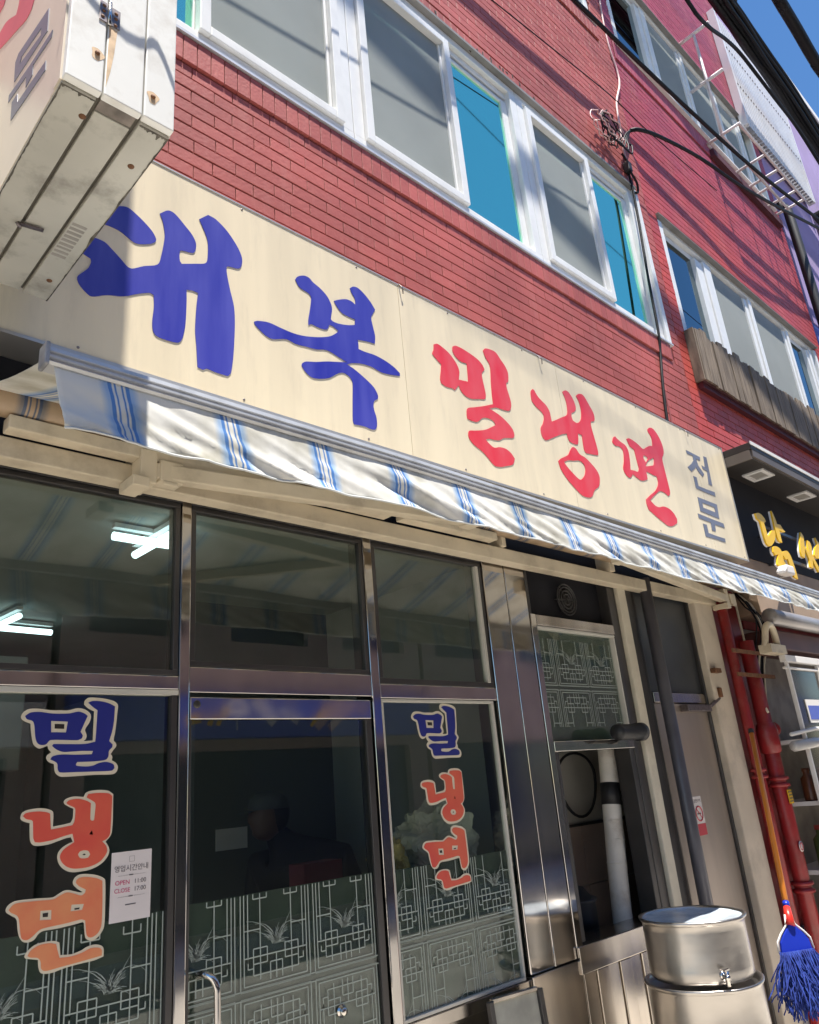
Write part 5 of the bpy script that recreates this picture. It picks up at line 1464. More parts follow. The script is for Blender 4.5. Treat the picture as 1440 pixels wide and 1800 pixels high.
box('face_panel', PX1 - 0.006, PX1 + 0.001, PY0 + 0.020, PY1, PZ0 + 0.002, PZ1, BOXFACE, ps)
MB().box(PX0 - 0.004, PX0 - 0.001, PY0 + 0.02, PY0 + 0.055, PZ0 + 0.002, PZ1).build('face_edge_strip', BOXFACE, ps)
glyph_mesh([(GLYPH['p_mun'], 0.0012, 0, False)], PX0 - 0.0012, 'x').build('letter', GREY, ps)
glyph_mesh([(GLYPH['p_red'], 0.0012, 0, True)], PX0 - 0.0012, 'x').build('letter', PINKRED, ps)
hg = part_empty('hinge', ps, (xa, PY0, 3.30))
YH = PY0 - 0.003
MB().box(xa - 0.020, xa - 0.002, YH, PY0 - 0.0005, 3.255, 3.315).box(xa + 0.006, xa + 0.026, YH, PY0 - 0.0005, 3.255, 3.312).build('leaf', STEELDARK, hg, 0.001)
MB().tube([(xa + 0.002, YH - 0.002, 3.25), (xa + 0.002, YH - 0.002, 3.318)], 0.0042, 10).build('knuckle', STAINLESS, hg)
def screw(n_, x, z, r, stain, parent):
    MB().lathe((x, PY0 - 0.0012, z), [(0.0001, -0.004), (r, -0.003), (r * 1.1, 0.0)], 12, axis='y').build(n_, RUST, parent)
    if stain:
        bm_ = MB()
        pts = [(x + r * 2.6 * math.cos(a) * (1 + 0.25 * math.sin(3 * a + x * 90)), PY0 - 0.0006, z + r * 2.6 * math.sin(a) * (1.1 if math.sin(a) > 0 else 1.5)) for a in [k * math.pi / 10 for k in range(20)]]
        bm_.add(pts, [tuple(range(20))])
        bm_.build('rust_halo', RUSTSTAIN, parent)
for dx_, dz in ((-0.011, 3.302), (-0.011, 3.286), (-0.013, 3.268), (0.016, 3.298), (0.016, 3.282), (0.016, 3.262)):
    screw('screw', xa + dx_, dz, 0.0042, False, hg)
screw('screw', 0.434, 3.153, 0.0052, True, ps)
screw('screw', 0.562, 3.118, 0.0052, True, ps)
bm_ = MB()
bm_.add([(xa + 0.004, PY0 - 0.0006, 3.252), (xa + 0.022, PY0 - 0.0006, 3.25), (xa + 0.018, PY0 - 0.0006, 3.18), (xa + 0.012, PY0 - 0.0006, 3.12), (xa + 0.004, PY0 - 0.0006, 3.07)], [(0, 1, 2, 3, 4)])
bm_.build('rust_run', RUSTSTAIN, ps)
for x, y in ((0.440, -0.955), (0.582, -0.885), (0.585, -0.35)):
    MB().lathe((x, y, PZ0 - 0.004), [(0.0001, -0.003), (0.007, -0.002), (0.008, 0.0)], 12).build('screw', RUST, ps)
mk = MB()
rnd = random.Random(5)
for k in range(9):
    mk.box(0.548, 0.585, -0.62 + k * 0.018, -0.612 + k * 0.018 + rnd.uniform(0, 0.003), PZ0 - 0.0048, PZ0 - 0.0042)
mk.build('scuff_marks', mat('scuff', (0.36, 0.33, 0.29), 0.8, var=0.3), ps)
def grime(pts, nrm, depth, z, seed, m_):
    """Ragged dirt creeping in from an edge of the underside."""
    rr = random.Random(seed)
    g = MB()
    a, b = Vector(pts[0]), Vector(pts[1])
    n_ = 90
    vs_ = []
    for i in range(n_ + 1):
        p = a.lerp(b, i / n_)
        d = depth * (0.22 + 0.8 * max(0, pnoise(Vector((i * 0.09, seed, 0)))) + 0.3 * abs(pnoise(Vector((i * 0.31, seed, 3)))))
        vs_ += [(p.x, p.y, z), (p.x + nrm[0] * d, p.y + nrm[1] * d, z)]
    g.add(vs_, [(2 * i, 2 * i + 1, 2 * i + 3, 2 * i + 2) for i in range(n_)])
    g.build('edge_grime', m_, ps, recalc=False)
GRIME = mat('black_grime', (0.10, 0.088, 0.07), 0.9, var=0.5, vscale=40)
ZG = PZ0 - 0.0046
grime([(PX0 + 0.001, PY0 + 0.022), (PX0 + 0.001, PY1)], (1, 0), 0.009, ZG, 3, GRIME)
grime([(PX1 - 0.001, PY0 + 0.022), (PX1 - 0.001, PY1)], (-1, 0), 0.012, ZG, 8, GRIME)
grime([(PX0 + 0.002, PY0 + 0.0225), (xa - 0.007, PY0 + 0.0225)], (0, 1), 0.014, ZG - 0.0002, 5, GRIME)
grime([(xb + 0.004, PY0 + 0.0225), (PX1 - 0.002, PY0 + 0.0225)], (0, 1), 0.022, ZG - 0.0002, 6, GRIME)
lt = MB().obox((0.446, -0.54, PZ0 - 0.008), (0.500, -0.55, PZ0 - 0.008), 0.012, 0.004)
lt.tube([(0.446, -0.54, PZ0 - 0.009), (0.440, -0.535, PZ0 - 0.012)], 0.008, 10)
lt.build('latch', STEELDARK, ps)
br = MB()
for z in (3.3, 5.4, 7.3):
    br.box(0.46, 0.52, PY1 - 0.01, -0.0, z, z + 0.05)
br.build('wall_bracket', STEELDARK, ps)

# ================================================================ awning
aw = thing('awning', 'retractable awning with blue and white striped canvas over the shopfront', 'awning', (2.8, -0.4, 2.4))
AX0, AX1 = 0.475, 5.45
def bar_z(x):
    return 2.579 if x < 1.6 else 2.579 - (x - 1.6) * 0.0165
bx = MB()
nseg = 24
prof = [(-0.722, -0.066), (-0.758, -0.064), (-0.764, -0.056), (-0.757, -0.050), (-0.757, -0.043), (-0.763, -0.040), (-0.763, -0.033), (-0.757, -0.030), (-0.757, -0.022), (-0.762, -0.019), (-0.760, -0.004), (-0.752, 0.002), (-0.745, 0.0), (-0.742, -0.008), (-0.722, -0.010)]
vs, fs = [], []
for i in range(nseg + 1):
    x = AX0 + (AX1 - AX0) * i / nseg
    z = bar_z(x)
    vs += [(x, p[0], z + p[1] * 0.72) for p in prof]
np_ = len(prof)
for i in range(nseg):
    for k in range(np_):
        k2 = (k + 1) % np_
        fs.append((i * np_ + k, i * np_ + k2, (i + 1) * np_ + k2, (i + 1) * np_ + k))
fs += [tuple(range(np_)), tuple(nseg * np_ + k for k in range(np_))]
bx.add(vs, fs)
bx.build('front_bar', AWNBAR, aw)
MB().box(AX0 - 0.010, AX0 + 0.001, -0.768, -0.722, 2.527, 2.586).build('end_cap', mat('end_cap_grey', (0.30, 0.30, 0.31), 0.45, 0.3, var=0.25, vscale=30), aw, 0.005)
# canopy from roller to bar
def cloth(name, fn, nu, nv, uvf):
    mb = MB()
    vs, uv, fs = [], [], []
    for i in range(nu + 1):
        for j in range(nv + 1):
            u, v = i / nu, j / nv
            vs.append(fn(u, v))
            uv.append(uvf(u, v, vs[-1]))
    for i in range(nu):
        for j in range(nv):
            a = i * (nv + 1) + j
            fs.append((a, a + 1, a + nv + 2, a + nv + 1))
    mb.add(vs, fs, 0, True)
    mb.uv = uv
    o = mb.build(name, CANVAS, aw)
    sd_ = o.modifiers.new('thickness', 'SOLIDIFY')
    sd_.thickness = 0.0012
    return o
STRIPE = 0.288
def stripe_u(x):
    # groups of stripes, a little closer at the left end as they were sewn
    return (x - 0.631) / STRIPE + 0.5
def canopy(u, v):
    x = AX0 + 0.012 + (AX1 - AX0 - 0.02) * u
    y = -0.10 - 0.632 * v
    z = 2.80 + (bar_z(x) - 0.012 - 2.80) * v - 0.018 * math.sin(math.pi * v) + 0.004 * math.sin(x * 9 + v * 3)
    return (x, y, z)
cloth('canopy', canopy, 90, 10, lambda u, v, p: (stripe_u(p[0]), v))
def val_h(x):
    h = 0.158 - 0.014 * (x - 0.5) if x < 2 else 0.137 - 0.013 * (x - 2)
    return h + 0.012 * pnoise(Vector((x * 3.1, 0, 0))) + 0.007 * pnoise(Vector((x * 9.7, 3, 0)))
def valance(u, v):
    x = AX0 + 0.012 + (AX1 - AX0 - 0.012) * u
    h = val_h(x)
    fold = (0.003 * math.sin(x * 11.0 - v * 3.0) + 0.012 * pnoise(Vector((x * 5.5 - v * 2.6, v * 1.2, 2))) + 0.008 * pnoise(Vector((x * 14 - v * 5.0, v * 1.4, 7))) + 0.005 * (0.5 - abs(pnoise(Vector((x * 21 - v * 9, v * 2.0, 5))))) + 0.0025 * pnoise(Vector((x * 60 - v * 16, v * 4, 9)))) * min(1, v * 1.6)
    y = -0.752 - 0.004 + fold + (-0.022 * v + 0.012 * v * v * pnoise(Vector((x * 1.7, 9, 0))))
    z = bar_z(x) - 0.043 - h * v
    # the cloth hangs skewed, lower edge pulled to the right
    return (x + 0.024 * v + 0.006 * v * math.sin(x * 14), y, z)
cloth('valance', valance, 420, 16, lambda u, v, p: (stripe_u(AX0 + 0.012 + (AX1 - AX0 - 0.012) * u), v))
hem = MB()
hp = [Vector(valance(i / 260, 1.0)) + Vector((0, -0.001, 0.001)) for i in range(261)]
hem.tube(hp, 0.0028, 6)
hem.build('hem', mat('hem_tape', (0.62, 0.64, 0.63), 0.8, var=0.15), aw)
# roller with wound canvas
rl = MB()
vs, uv, fs = [], [], []
nx_, na = 60, 20
for i in range(nx_ + 1):
    x = AX0 - 0.2 + (AX1 - AX0 + 0.2) * i / nx_
    for k in range(na):
        a = 2 * math.pi * k / na
        vs.append((x, -0.115 + 0.046 * math.cos(a), 2.757 + 0.046 * math.sin(a)))
        uv.append((stripe_u(x), 0))
for i in range(nx_):
    for k in range(na):
        k2 = (k + 1) % na
        fs.append((i * na + k, i * na + k2, (i + 1) * na + k2, (i + 1) * na + k))
rl.add(vs, fs, 0, True)
rl.uv = uv
rl.build('roller', ROLLCANVAS, aw)
# square bar and rails on the wall
box('wall_rail', 0.575, 2.05, -0.14, -0.085, 2.668, 2.712, AWNBEIGE, aw, 0.004)
box('wall_rail', 2.12, 2.72, -0.14, -0.085, 2.672, 2.710, AWNBEIGE, aw, 0.004)
box('square_bar', 0.30, 5.22, -0.085, -0.02, 2.598, 2.665, AWNBEIGE, aw, 0.005)
def arm(sgn, xs, xe, xb):
    t = MB()
    S = Vector((xs, -0.125, 2.635))
    Ebow = Vector((xe, -0.33, 2.640))
    Bk = Vector((xb, -0.715, bar_z(xb) - 0.035))
    t.obox(S, Ebow, 0.045, 0.055)
    t.obox(Ebow + Vector((0, 0, 0.012)), Bk, 0.038, 0.045)
    t.box(xe - 0.035, xe + 0.035, -0.36, -0.30, 2.605, 2.675)
    t.build('folding_arm', AWNBEIGE, aw, 0.006)
    b_ = MB().box(xs - 0.055, xs + 0.0, -0.15, -0.03, 2.585, 2.70).box(xs - 0.085, xs - 0.03, -0.165, -0.06, 2.562, 2.598)
    b_.box(xs + 0.01, xs + 0.09, -0.155, -0.09, 2.60, 2.672).box(xs + 0.02, xs + 0.07, -0.158, -0.15, 2.586, 2.60)
    b_.build('shoulder_bracket', AWNBEIGE, aw, 0.008)
arm(1, 1.02, 2.30, 1.45)
arm(-1, 5.10, 3.45, 4.35)
box('hanger', 2.80, 2.83, -0.10, 0.008, 2.667, 2.79, AWNBEIGE, aw, 0.003)
box('hanger', 3.74, 3.79, -0.10, 0.008, 2.667, 2.80, AWNBEIGE, aw, 0.003)

# ================================================================ plank box under the red building's window
fp = thing('plank_balcony', 'weathered upright plank balcony box under the red building window', 'planter', (7.6, -0.1, 4.53))
rnd = random.Random(9)
x = 5.79
while x < 9.6:
    w = rnd.uniform(0.094, 0.115)
    z1 = 5.085 + rnd.uniform(-0.035, 0.04)
    y = -0.085 + rnd.uniform(-0.009, 0.006)
    mb = MB()
    t_ = rnd.uniform(-0.008, 0.008)
    mb.add([(x, y, 4.58), (x + w, y, 4.58), (x + w, y + 0.018, 4.58), (x, y + 0.018, 4.58),
            (x + t_, y, z1), (x + w + t_, y, z1 - rnd.uniform(-0.015, 0.02)), (x + w + t_, y + 0.018, z1 - 0.004), (x + t_, y + 0.018, z1)],
           [(0, 3, 2, 1), (4, 5, 6, 7), (0, 1, 5, 4), (1, 2, 6, 5), (2, 3, 7, 6), (3, 0, 4, 7)])
    mb.build('plank', WOOD, fp, 0.002)
    x += w + 0.008
box('end_board', 5.765, 5.787, -0.085, -0.007, 4.58, 5.08, WOOD, fp)
box('floor_board', 5.788, 9.6, -0.066, -0.007, 4.585, 4.605, mat('planter_floor', (0.10, 0.03, 0.035), 0.8, var=0.3), fp)
box('ledge', 5.80, 9.6, -0.05, -0.006, 4.53, 4.579, mat('ledge_shade_maroon', (0.09, 0.012, 0.02), 0.6, var=0.2), fp)  # dark maroon strip added here, the planter's shadow put into its colour

# ================================================================ steel cage at the third-floor window
cg = thing('window_cage', 'white steel window cage on the red building third floor', 'cage', (8.7, -0.2, 8.25))
def rod(a, b, r=0.014, n_='bar'):
    MB().tube([a, b], r, 6).build(n_, WHITESTEEL, cg)
X0c, X1c, Yc, Zb, Zt = 7.70, 9.62, -0.40, 8.36, 9.97
for z in (9.2, Zt):
    rod((X0c, 0, z), (X0c, Yc, z), 0.022, 'bracket')
rod((X0c, Yc / 2, Zb), (X0c, Yc / 2, Zt), 0.018, 'upright')
for y in (-0.02, -0.19, Yc):
    rod((X0c, y, Zb), (X1c, y, Zb), 0.017, 'rail')
for x in (X0c, 8.42, 8.80, 9.02, 9.36, X1c):
    rod((x, -0.005, Zb + 0.012), (x, Yc - 0.01, Zb + 0.012), 0.017, 'cross_bar')
tag(box('ledge_strip', 7.72, 9.70, -0.06, -0.006, 8.20, 8.30, mat('maroon_ledge_strip', (0.07, 0.012, 0.022), 0.7, var=0.2)), 'dark maroon ledge strip under the white window cage', 'ledge')

# ================================================================ cables
def cable(name, key, label, m_=CABLEBLK, group='overhead cables', ext0=0.0, ext1=0.0, jig=0.0, seed=0):
    r, pts = CABLE[key]
    P_ = [Vector(p) for p in pts]
    if ext0:
        P_.insert(0, P_[0] + (P_[0] - P_[1]).normalized() * ext0)
    if ext1:
        P_.append(P_[-1] + (P_[-1] - P_[-2]).normalized() * ext1)
    o = MB().tube(spline(P_, 8), r, 8).build(name, m_)
    return tag(o, label, 'cable', group)
cable('overhead_cable', 'main', 'thick black cable crossing in front of both brick buildings', ext0=4, ext1=8)
cable('overhead_cable', 'drop', 'black service cable running from the wire coil to the right', ext1=6)
cable('overhead_cable', 'thin', 'thin dark wire stretched across the rose brick wall', ext0=4)
cable('overhead_cable', 'thick', 'very thick black cable against the blue sky at upper right', ext0=6, ext1=12)
cable('overhead_cable', 'loop', 'black cable branching off the big cable bundle', ext0=3)
cable('wall_cable', 'white', 'pink painted cable running down the brick wall to the coil', WHITECABLE, 'cables clipped to the wall')
cable('wall_cable', 'black', 'dark cable dropping beside the window down to the sign', CABLEBLK, 'cables clipped to the wall')
CABLE['far_a'] = (0.0055, [(-4, -1.6, 10.6), (0.5, -1.6, 9.8), (2.5, -1.6, 9.5), (4.6, -1.6, 9.1), (8.0, -1.6, 8.4), (14, -1.7, 8.0)])
CABLE['far_b'] = (0.0045, [(-3.0, -0.9, 5.9), (-0.8, -1.05, 4.5), (0.333, -1.15, 3.775), (0.578, -1.15, 3.625), (0.8, -1.5, 3.62), (1.4, -3.2, 4.1), (2.2, -7.4, 5.6)])
cable('overhead_cable', 'far_a', 'thin black cable high above the cream sign', CABLEBLK)
cable('overhead_cable', 'far_b', 'thin black cable passing above the box sign and across the street', CABLEBLK)
rB, ptsB = CABLE['bundle']
base = [Vector(p) for p in ptsB]
base.insert(0, base[0] + (base[0] - base[1]).normalized() * 9)
base.append(base[-1] + Vector((6, 0, -0.9)))
base = spline(base, 8)
rnd = random.Random(21)
names = ['uppermost', 'second highest', 'third highest', 'outermost', 'innermost', 'thickest', 'thinnest', 'most sagging', 'second lowest', 'lowest', 'middle']
for k in range(11):
    a = rnd.uniform(0, 6.28)
    rr = rB * math.sqrt((k + 0.5) / 11) * 0.88
    off = Vector((0, rr * math.cos(k * 2.4), rr * math.sin(k * 2.4)))
    cr_ = 0.045 if k == 5 else (0.018 if k == 6 else rnd.uniform(0.024, 0.036))
    P_ = [p + off + Vector((0, 0.02 * pnoise(Vector((i * 0.13, k * 3.1, 0))), 0.03 * pnoise(Vector((i * 0.11, k * 7.7, 5))))) for i, p in enumerate(base)]
    o = MB().tube(P_, cr_, 7).build('bundled_cable', CABLEBLK)
    tag(o, 'black cable within the thick bundle sweeping along the roofline', 'cable', 'cables of the thick bundle')
# coil of wire on the wall
ck = thing('wire_coil', 'tangled coil of dark wire fixed to the brick wall', 'wire coil', (5.0, -0.05, 6.6))
rnd = random.Random(4)
cx, cz = 4.98, 6.80
for k in range(7):
    pts = []
    rx, rz = rnd.uniform(0.09, 0.19), rnd.uniform(0.10, 0.17)
    ox, oz, ph = rnd.uniform(-0.05, 0.08), rnd.uniform(-0.06, 0.05), rnd.uniform(0, 6)
    for i in range(26):
        a = ph + i * 2 * math.pi / 25
        pts.append((cx + ox + rx * math.cos(a) + 0.02 * pnoise(Vector((i * 0.5, k, 0))), -0.04 - 0.03 * rnd.random() - 0.012 * k, cz + oz + rz * math.sin(a) + 0.03 * pnoise(Vector((i * 0.4, k, 4)))))
    MB().tube(pts, 0.0055, 6).build('loop', CABLEBLK if k % 3 else WHITECABLE, ck)
for k in range(4):
    x = cx + 0.1 + 0.07 * k
    MB().tube(spline([(cx + 0.05 * k, -0.06, cz + 0.02), (x + 0.05, -0.09, cz - 0.1), (x + 0.16, -0.07, cz - 0.05 + 0.04 * k), (5.42, -0.05, 7.0 - 0.03 * k), (5.54, -0.05, 7.13)], 6), 0.008, 6).build('strand', CABLEBLK, ck)
MB().tube(spline([(5.30, -0.03, 6.72), (5.36, -0.05, 6.60), (5.33, -0.06, 6.50), (5.42, -0.05, 6.45), (5.45, -0.03, 6.38), (5.40, -0.03, 6.34)], 6), 0.011, 6).build('splice', CABLEBLK, ck)
MB().box(5.30, 5.36, -0.07, -0.01, 6.52, 6.62).build('junction', BLACK, ck, 0.01)

# ================================================================ neighbour's hood with yellow letters
hd_ = thing('hood_sign', 'dark canopy sign with downlights and yellow lettering next door', 'sign', (7.0, -0.2, 3.0))
HX0, HX1 = 5.612, 11.0
hm = MB()
hm.box(HX0, HX1, -0.355, 0.0, 3.80, 3.855)
hm.box(HX0, HX1, -0.335, 0.0, 3.735, 3.80)
hm.build('hood', HOODDARK, hd_, 0.004)
box('hood_edge', HX0 - 0.002, HX1, -0.362, -0.3555, 3.835, 3.862, OPP_WHITE, hd_)
box('hood_lip', HX0 + 0.02, HX1, -0.352, -0.336, 3.742, 3.798, HOODTRIM, hd_)
box('hood_lip', HX0 - 0.001, HX0 + 0.019, -0.34, -0.01, 3.722, 3.796, HOODTRIM, hd_)
box('back_board', HX0 + 0.002, HX1, -0.05, -0.005, 3.06, 3.735, SIGNBLACK, hd_)
box('lower_board', HX0 + 0.004, HX1, -0.045, -0.005, 2.78, 3.058, TAN, hd_)
for x in (6.04, 6.93, 7.82):
    d_ = part_empty('downlight', hd_, (x, -0.21, 3.735))
    f = MB()
    for a, b, c, d in ((x - 0.115, x + 0.115, -0.295, -0.262), (x - 0.115, x + 0.115, -0.158, -0.125), (x - 0.115, x - 0.08, -0.262, -0.158), (x + 0.08, x + 0.115, -0.262, -0.158)):
        f.box(a, b, c, d, 3.722, 3.7345)
    f.build('trim', OPP_WHITE, d_)
    box('diffuser', x - 0.08, x + 0.08, -0.262, -0.158, 3.730, 3.7348, mat('downlight_off', (0.30, 0.28, 0.25), 0.4), d_)
for k in ('n1', 'n2', 'n3', 'n4'):
    glyph_mesh([(GLYPH[k], 0.014, 0, True), (GLYPH[k], 0.014, 1, True)], -0.206).build('letter', [LETTERSIDE, YELLOW], hd_)
for k, (x0_, x1_, zz) in enumerate(((5.84, 7.9, 3.26), (5.92, 7.9, 3.04))):
    box('mounting_rail', x0_, x1_, -0.2025, -0.188, zz, zz + 0.025, FRAMEDARK, hd_)
    box('rail_arm', x0_ + 0.3, x0_ + 0.32, -0.189, -0.05, zz, zz + 0.02, FRAMEDARK, hd_)
    box('rail_arm', x1_ - 0.3, x1_ - 0.28, -0.189, -0.05, zz, zz + 0.02, FRAMEDARK, hd_)
sp = MB().box(5.86, 5.99, -0.31, -0.23, 2.87, 2.94)
sp.obox((5.72, -0.30, 2.86), (5.86, -0.28, 2.92), 0.06, 0.03)
sp.obox((6.02, -0.28, 2.90), (6.2, -0.1, 2.93), 0.03, 0.03)
tag(sp.build('floodlight', OPP_WHITE, None, 0.012), 'small white floodlight sitting behind the awning bar next door', 'lamp')

# ================================================================ neighbour's stall front
ns = thing('food_stall', 'glazed food stall counter of the shop next door', 'stall', (6.6, -0.2, 0))
box('wall_panel', 5.51, 11, 0.02, 0.14, 0.0, 2.76, mat('stall_back', (0.34, 0.31, 0.28), 0.7, var=0.3, vscale=6), ns)
MB().lathe((5.30, -0.30, 2.50), [(0.001, 0), (0.05, 0), (0.055, 0.02), (0.055, 4.0), (0.001, 4.0)], 20, axis='x').build('awning_cassette', mat('cassette_grey', (0.30, 0.28, 0.27), 0.35, 0.4, var=0.2), ns)
box('fascia', 5.45, 9.5, -0.20, 0.018, 2.56, 2.76, TAN, ns, 0.004)
box('shutter_box', 5.45, 9.5, -0.24, 0.018, 2.30, 2.44, mat('maroon_fascia', (0.10, 0.035, 0.03), 0.5, var=0.2), ns, 0.01)
bk = MB().tube(spline([(5.10, -0.30, 2.24), (5.07, -0.33, 2.32), (5.10, -0.34, 2.40), (5.18, -0.34, 2.42), (5.24, -0.33, 2.36), (5.27, -0.32, 2.24)], 6), 0.022, 8)
bk.box(5.06, 5.30, -0.36, -0.28, 2.235, 2.29)
bk.build('arm_bracket', AWNBEIGE, ns)
f = MB()
f.box(5.30, 8.5, -0.34, -0.30, 2.19, 2.235)
f.box(5.30, 8.5, -0.33, -0.305, 2.145, 2.16)
for x in (5.33, 5.86, 6.5, 7.2):
    f.box(x, x + 0.022, -0.335, -0.31, 0.0, 2.19)
f.build('white_frame', OPP_WHITE, ns, 0.003)
box('vinyl_sheet', 5.36, 8.4, -0.318, -0.316, 0.75, 2.14, glass_mat('vinyl', (0.62, 0.60, 0.57), (1, 1, 1), 1.5, 0.08), ns)
for z, m_ in ((1.68, OPP_WHITE), (1.30, OPP_WHITE), (0.9, OPP_WHITE)):
    box('shelf', 5.40, 8.3, -0.29, 0.0, z, z + 0.025, m_, ns)
MB().tube([(5.12, -0.33, 1.66), (5.45, -0.335, 1.675), (6.6, -0.335, 1.66)], 0.032, 10).build('rolled_sheet', SHEET, ns)
MB().tube([(5.10, -0.335, 1.73), (5.5, -0.34, 1.76), (6.6, -0.34, 1.75)], 0.012, 8).build('tie_rod', OPP_WHITE, ns)
lb = box('menu_card', 5.50, 5.80, -0.325, -0.320, 1.80, 1.95, OPP_WHITE, ns)
box('card_panel', 5.52, 5.78, -0.327, -0.3255, 1.82, 1.91, OPP_BLUE, ns)
rnd = random.Random(2)
bcols = [mat('jar_brown', (0.10, 0.035, 0.015), 0.3), mat('jar_green', (0.06, 0.10, 0.03), 0.4), mat('jar_red', (0.30, 0.04, 0.03), 0.4), mat('jar_pale', (0.5, 0.46, 0.38), 0.5)]
i = 0
where = ['top', 'middle', 'bottom']
for lv, z in enumerate((0.926, 1.326)):
    for x in (5.47, 5.60, 5.73, 5.95, 6.08, 6.22):
        i += 1
        h = rnd.uniform(0.15, 0.26)
        r = rnd.uniform(0.04, 0.055)
        y = -0.20 + rnd.uniform(-0.03, 0.03)
        j = MB().lathe((x, y, z), [(0.001, 0.0), (r, 0.0), (r * 1.03, 0.01), (r, h * 0.68), (r * 0.5, h * 0.8), (r * 0.5, h * 0.9)], 16)
        nth = ('first', 'second', 'third', 'fourth', 'fifth', 'sixth')[(i - 1) % 6]
        t = thing('sauce_jar', '%s jar from the red pipes on the %s shelf of the stall next door' % (nth, ('lower', 'upper')[lv]), 'jar', (x, y, z), 'jars on the stall shelves')
        j.build('body', bcols[(i + lv) % 4], t)
        MB().lathe((x, y, z), [(r * 0.6, h * 0.9), (r * 0.6, h), (0.001, h)], 16).build('lid', bcols[(i + 1) % 4], t)
        box('label', x - r * 0.6, x + r * 0.6, y - r - 0.004, y - r + 0.004, z + h * 0.2, z + h * 0.5, STICKWHITE, t)
pb = MB()
pb.add([(5.33, -0.36, 0.0), (8.4, -0.36, 0.0), (8.4, -0.36, 0.74), (5.33, -0.36, 0.74), (5.33, -0.30, 0.0), (8.4, -0.30, 0.0), (8.4, -0.30, 0.74), (5.33, -0.30, 0.74)], [(0, 1, 2, 3), (3, 2, 6, 7), (0, 3, 7, 4), (1, 5, 6, 2)])
pb.build('counter_front', mat('pale_counter', (0.50, 0.50, 0.52), 0.5, var=0.1), ns)

# loose wires beside the stall
lw = thing('wire_bunch', 'loose bunch of dark wires hanging beside the stall', 'wires', (5.45, -0.1, 2.3))
rnd = random.Random(8)
for k in range(6):
    x = 5.36 + 0.03 * k
    MB().tube(spline([(x, -0.08, 2.72), (x - 0.05 + rnd.uniform(-.04, .04), -0.16, 2.6), (x - 0.03, -0.2, 2.45 + rnd.uniform(-.05, .05)), (x - 0.12, -0.16, 2.2), (x - 0.15, -0.12, 1.9)], 6), rnd.uniform(0.005, 0.010), 6).build('strand', [CABLEBLK, CREAMPAINT][k % 3 == 2], lw)

# ================================================================ stacked stainless pots
def pot(name, label, c, r, z0, z1, lid, tap):
    t = thing(name, label, 'pot', (c[0], c[1], z0), 'stacked stainless pots')
    h = z1 - z0
    MB().lathe((c[0], c[1], z0), [(0.001, 0.0), (r - 0.01, 0.0), (r, 0.012), (r, h * 0.2), (r, h * 0.4), (r, h * 0.6), (r, h * 0.8), (r, h - 0.022), (r + 0.004, h - 0.018), (r + 0.011, h - 0.010), (r + 0.012, h - 0.003), (r + 0.006, h), (r - 0.004, h - 0.004), (r - 0.006, h - 0.03)], 96).dent().build('body', POTSTEEL, t)
    if lid:
        MB().lathe((c[0], c[1], z0), [(r - 0.004, h - 0.008), (r - 0.02, h - 0.013), (r * 0.6, h - 0.018), (0.001, h - 0.015)], 64).build('cover', WRAP, t)
    else:
        MB().lathe((c[0], c[1], z0), [(r - 0.006, h - 0.03), (0.001, h - 0.034)], 64).build('cover', POTSTEEL, t)
    if tap:
        a = R(tap)
        d = Vector((math.cos(a), math.sin(a), 0))
        p = Vector((c[0], c[1], z0 + 0.035)) + d * r
        q = MB().tube([p, p + d * 0.045], 0.010, 10)
        q.tube([p + d * 0.036 + Vector((0, 0, 0.022)), p + d * 0.036 + Vector((0, 0, -0.03))], 0.009, 10)
        q.obox(p + d * 0.036 + Vector((-0.02, 0.0, 0.026)), p + d * 0.036 + Vector((0.02, 0, 0.026)), 0.010, 0.006)
        q.tube([p + d * 0.001, p + d * 0.006], 0.018, 12)
        q.build('tap', STAINLESS, t)
    return t
POTSTEEL = mat('pot_stainless', (0.44, 0.415, 0.39), 0.33, 1.0, var=0.08, vscale=4, stretch=(1, 1, 2.5), rvar=0.12, bump=0.25, bscale=9)
PC = (3.40, -0.39)
pot('steel_pot', 'wide stainless pot at the bottom of the stack by the mop', PC, 0.232, 0.0, 0.762, False, None)
pot('steel_pot', 'covered stainless pot with a small tap, upper one of the stack', PC, 0.212, 0.770, 1.00, True, 231)

# ================================================================ mop
mp_ = thing('mop', 'blue string mop with orange handle leaning on the red column', 'mop', (4.25, -0.45, 0.35))
HT = Vector((4.83, -0.21, 1.752))
HB_ = Vector((4.245, -0.44, 0.885))
MB().tube([HB_, HT], 0.0145, 12).build('handle', ORANGE, mp_)
hv = (HT - HB_).normalized()
MB().tube([HT, HT + hv * 0.03], 0.017, 12).build('grip', BLACK, mp_)
sd2 = Vector((1, 0.1, 0)).cross(hv)
side = Vector((0.85, -0.52, 0)).normalized()
J = HB_
MB().tube([J + hv * 0.02, J - hv * 0.02, J - hv * 0.07], [0.016, 0.020, 0.024], 12).build('socket', MOPRED, mp_)
MB().tube([J + hv * 0.045, J + hv * 0.02], 0.0165, 12).build('collar', MOPPLASTIC, mp_)
dn = Vector((-0.10, -0.06, -1)).normalized()
o0 = J - hv * 0.05
cl = MB()
out_ = Vector((-0.52, -0.85, 0)).normalized()
prof = [(0.012, 0.0), (0.018, 0.02), (0.055, 0.055), (0.078, 0.085), (0.085, 0.13)]
vs, fs = [], []
for w, d in prof:
    for s in (-1, 1):
        for t_ in (-0.008, 0.008):
            vs.append(o0 + dn * d + side * (w * s) + out_ * t_)
for i in range(len(prof) - 1):
    a, b = 4 * i, 4 * i + 4
    fs += [(a, a + 2, b + 2, b), (a + 1, b + 1, b + 3, a + 3), (a, b, b + 1, a + 1), (a + 2, a + 3, b + 3, b + 2)]
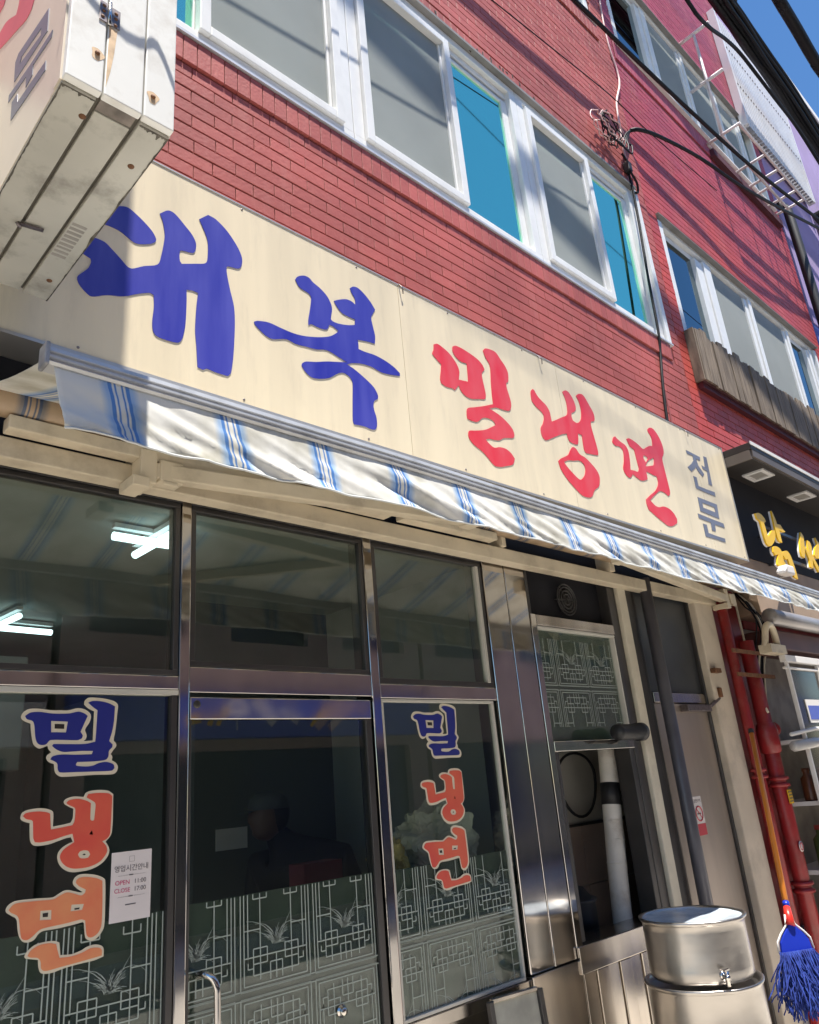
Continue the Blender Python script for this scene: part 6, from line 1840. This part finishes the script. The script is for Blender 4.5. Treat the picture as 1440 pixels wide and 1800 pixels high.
fs += [(0, 1, 3, 2), (16, 18, 19, 17)]
cl.add(vs, fs)
cl.build('clamp', MOPPLASTIC, mp_, 0.002)
wr = MB()
for s in (-1, 1):
    wr.tube([o0 + dn * d + side * (w * s * 1.12) + out_ * 0.0 for w, d in [(0.016, -0.03), (0.022, 0.015), (0.058, 0.05), (0.082, 0.08), (0.088, 0.128)]], 0.0045, 8)
wr.build('wire_frame', OPP_WHITE, mp_)
st_ = MB()
rnd = random.Random(13)
for k in range(520):
    u = rnd.uniform(-0.085, 0.085)
    b0 = o0 + dn * 0.125 + side * u + out_ * rnd.uniform(-0.018, 0.022)
    L = rnd.uniform(0.13, 0.30)
    pts = [b0]
    dirv = Vector(dn) + side * (u * 1.8 + rnd.gauss(0, 0.15)) + out_ * rnd.uniform(-0.05, 0.38)
    p = Vector(b0)
    for i in range(9):
        dirv = (dirv + Vector((rnd.gauss(0, 0.22), rnd.gauss(0, 0.22), -0.16 + rnd.gauss(0, 0.12)))).normalized()
        p = p + dirv * (L / 9)
        p.z = max(p.z, 0.01)
        pts.append(Vector(p))
    st_.tube(pts, 0.0029, 5)
so = st_.build('strands', MOPBLUE, mp_)
so['kind'] = 'stuff'

# framed board leaning under the right pane
fb = thing('framed_board', 'pale framed board leaning against the shopfront below the right pane', 'board', (2.58, -0.06, 0.0))
MB().add([(2.44, -0.055, 0.835), (2.70, -0.055, 0.822), (2.70, -0.12, 0.0), (2.44, -0.12, 0.0), (2.44, -0.045, 0.835), (2.70, -0.045, 0.822), (2.70, -0.11, 0.0), (2.44, -0.11, 0.0)],
         [(0, 3, 2, 1), (4, 5, 6, 7), (0, 1, 5, 4), (1, 2, 6, 5), (3, 7, 6, 2), (0, 4, 7, 3)]).build('face', mat('pale_board', (0.34, 0.34, 0.30), 0.3, var=0.25, vscale=9), fb)
MB().obox((2.425, -0.056, 0.842), (2.425, -0.12, 0.0), 0.022, 0.022).build('frame_side', FRAMEDARK, fb, 0.003)
MB().obox((2.714, -0.056, 0.828), (2.714, -0.12, 0.0), 0.026, 0.026).build('frame_side', FRAMEDARK, fb, 0.003)
MB().obox((2.437, -0.054, 0.842), (2.70, -0.054, 0.829), 0.02, 0.016).build('frame_top', BRUSHED, fb, 0.003)
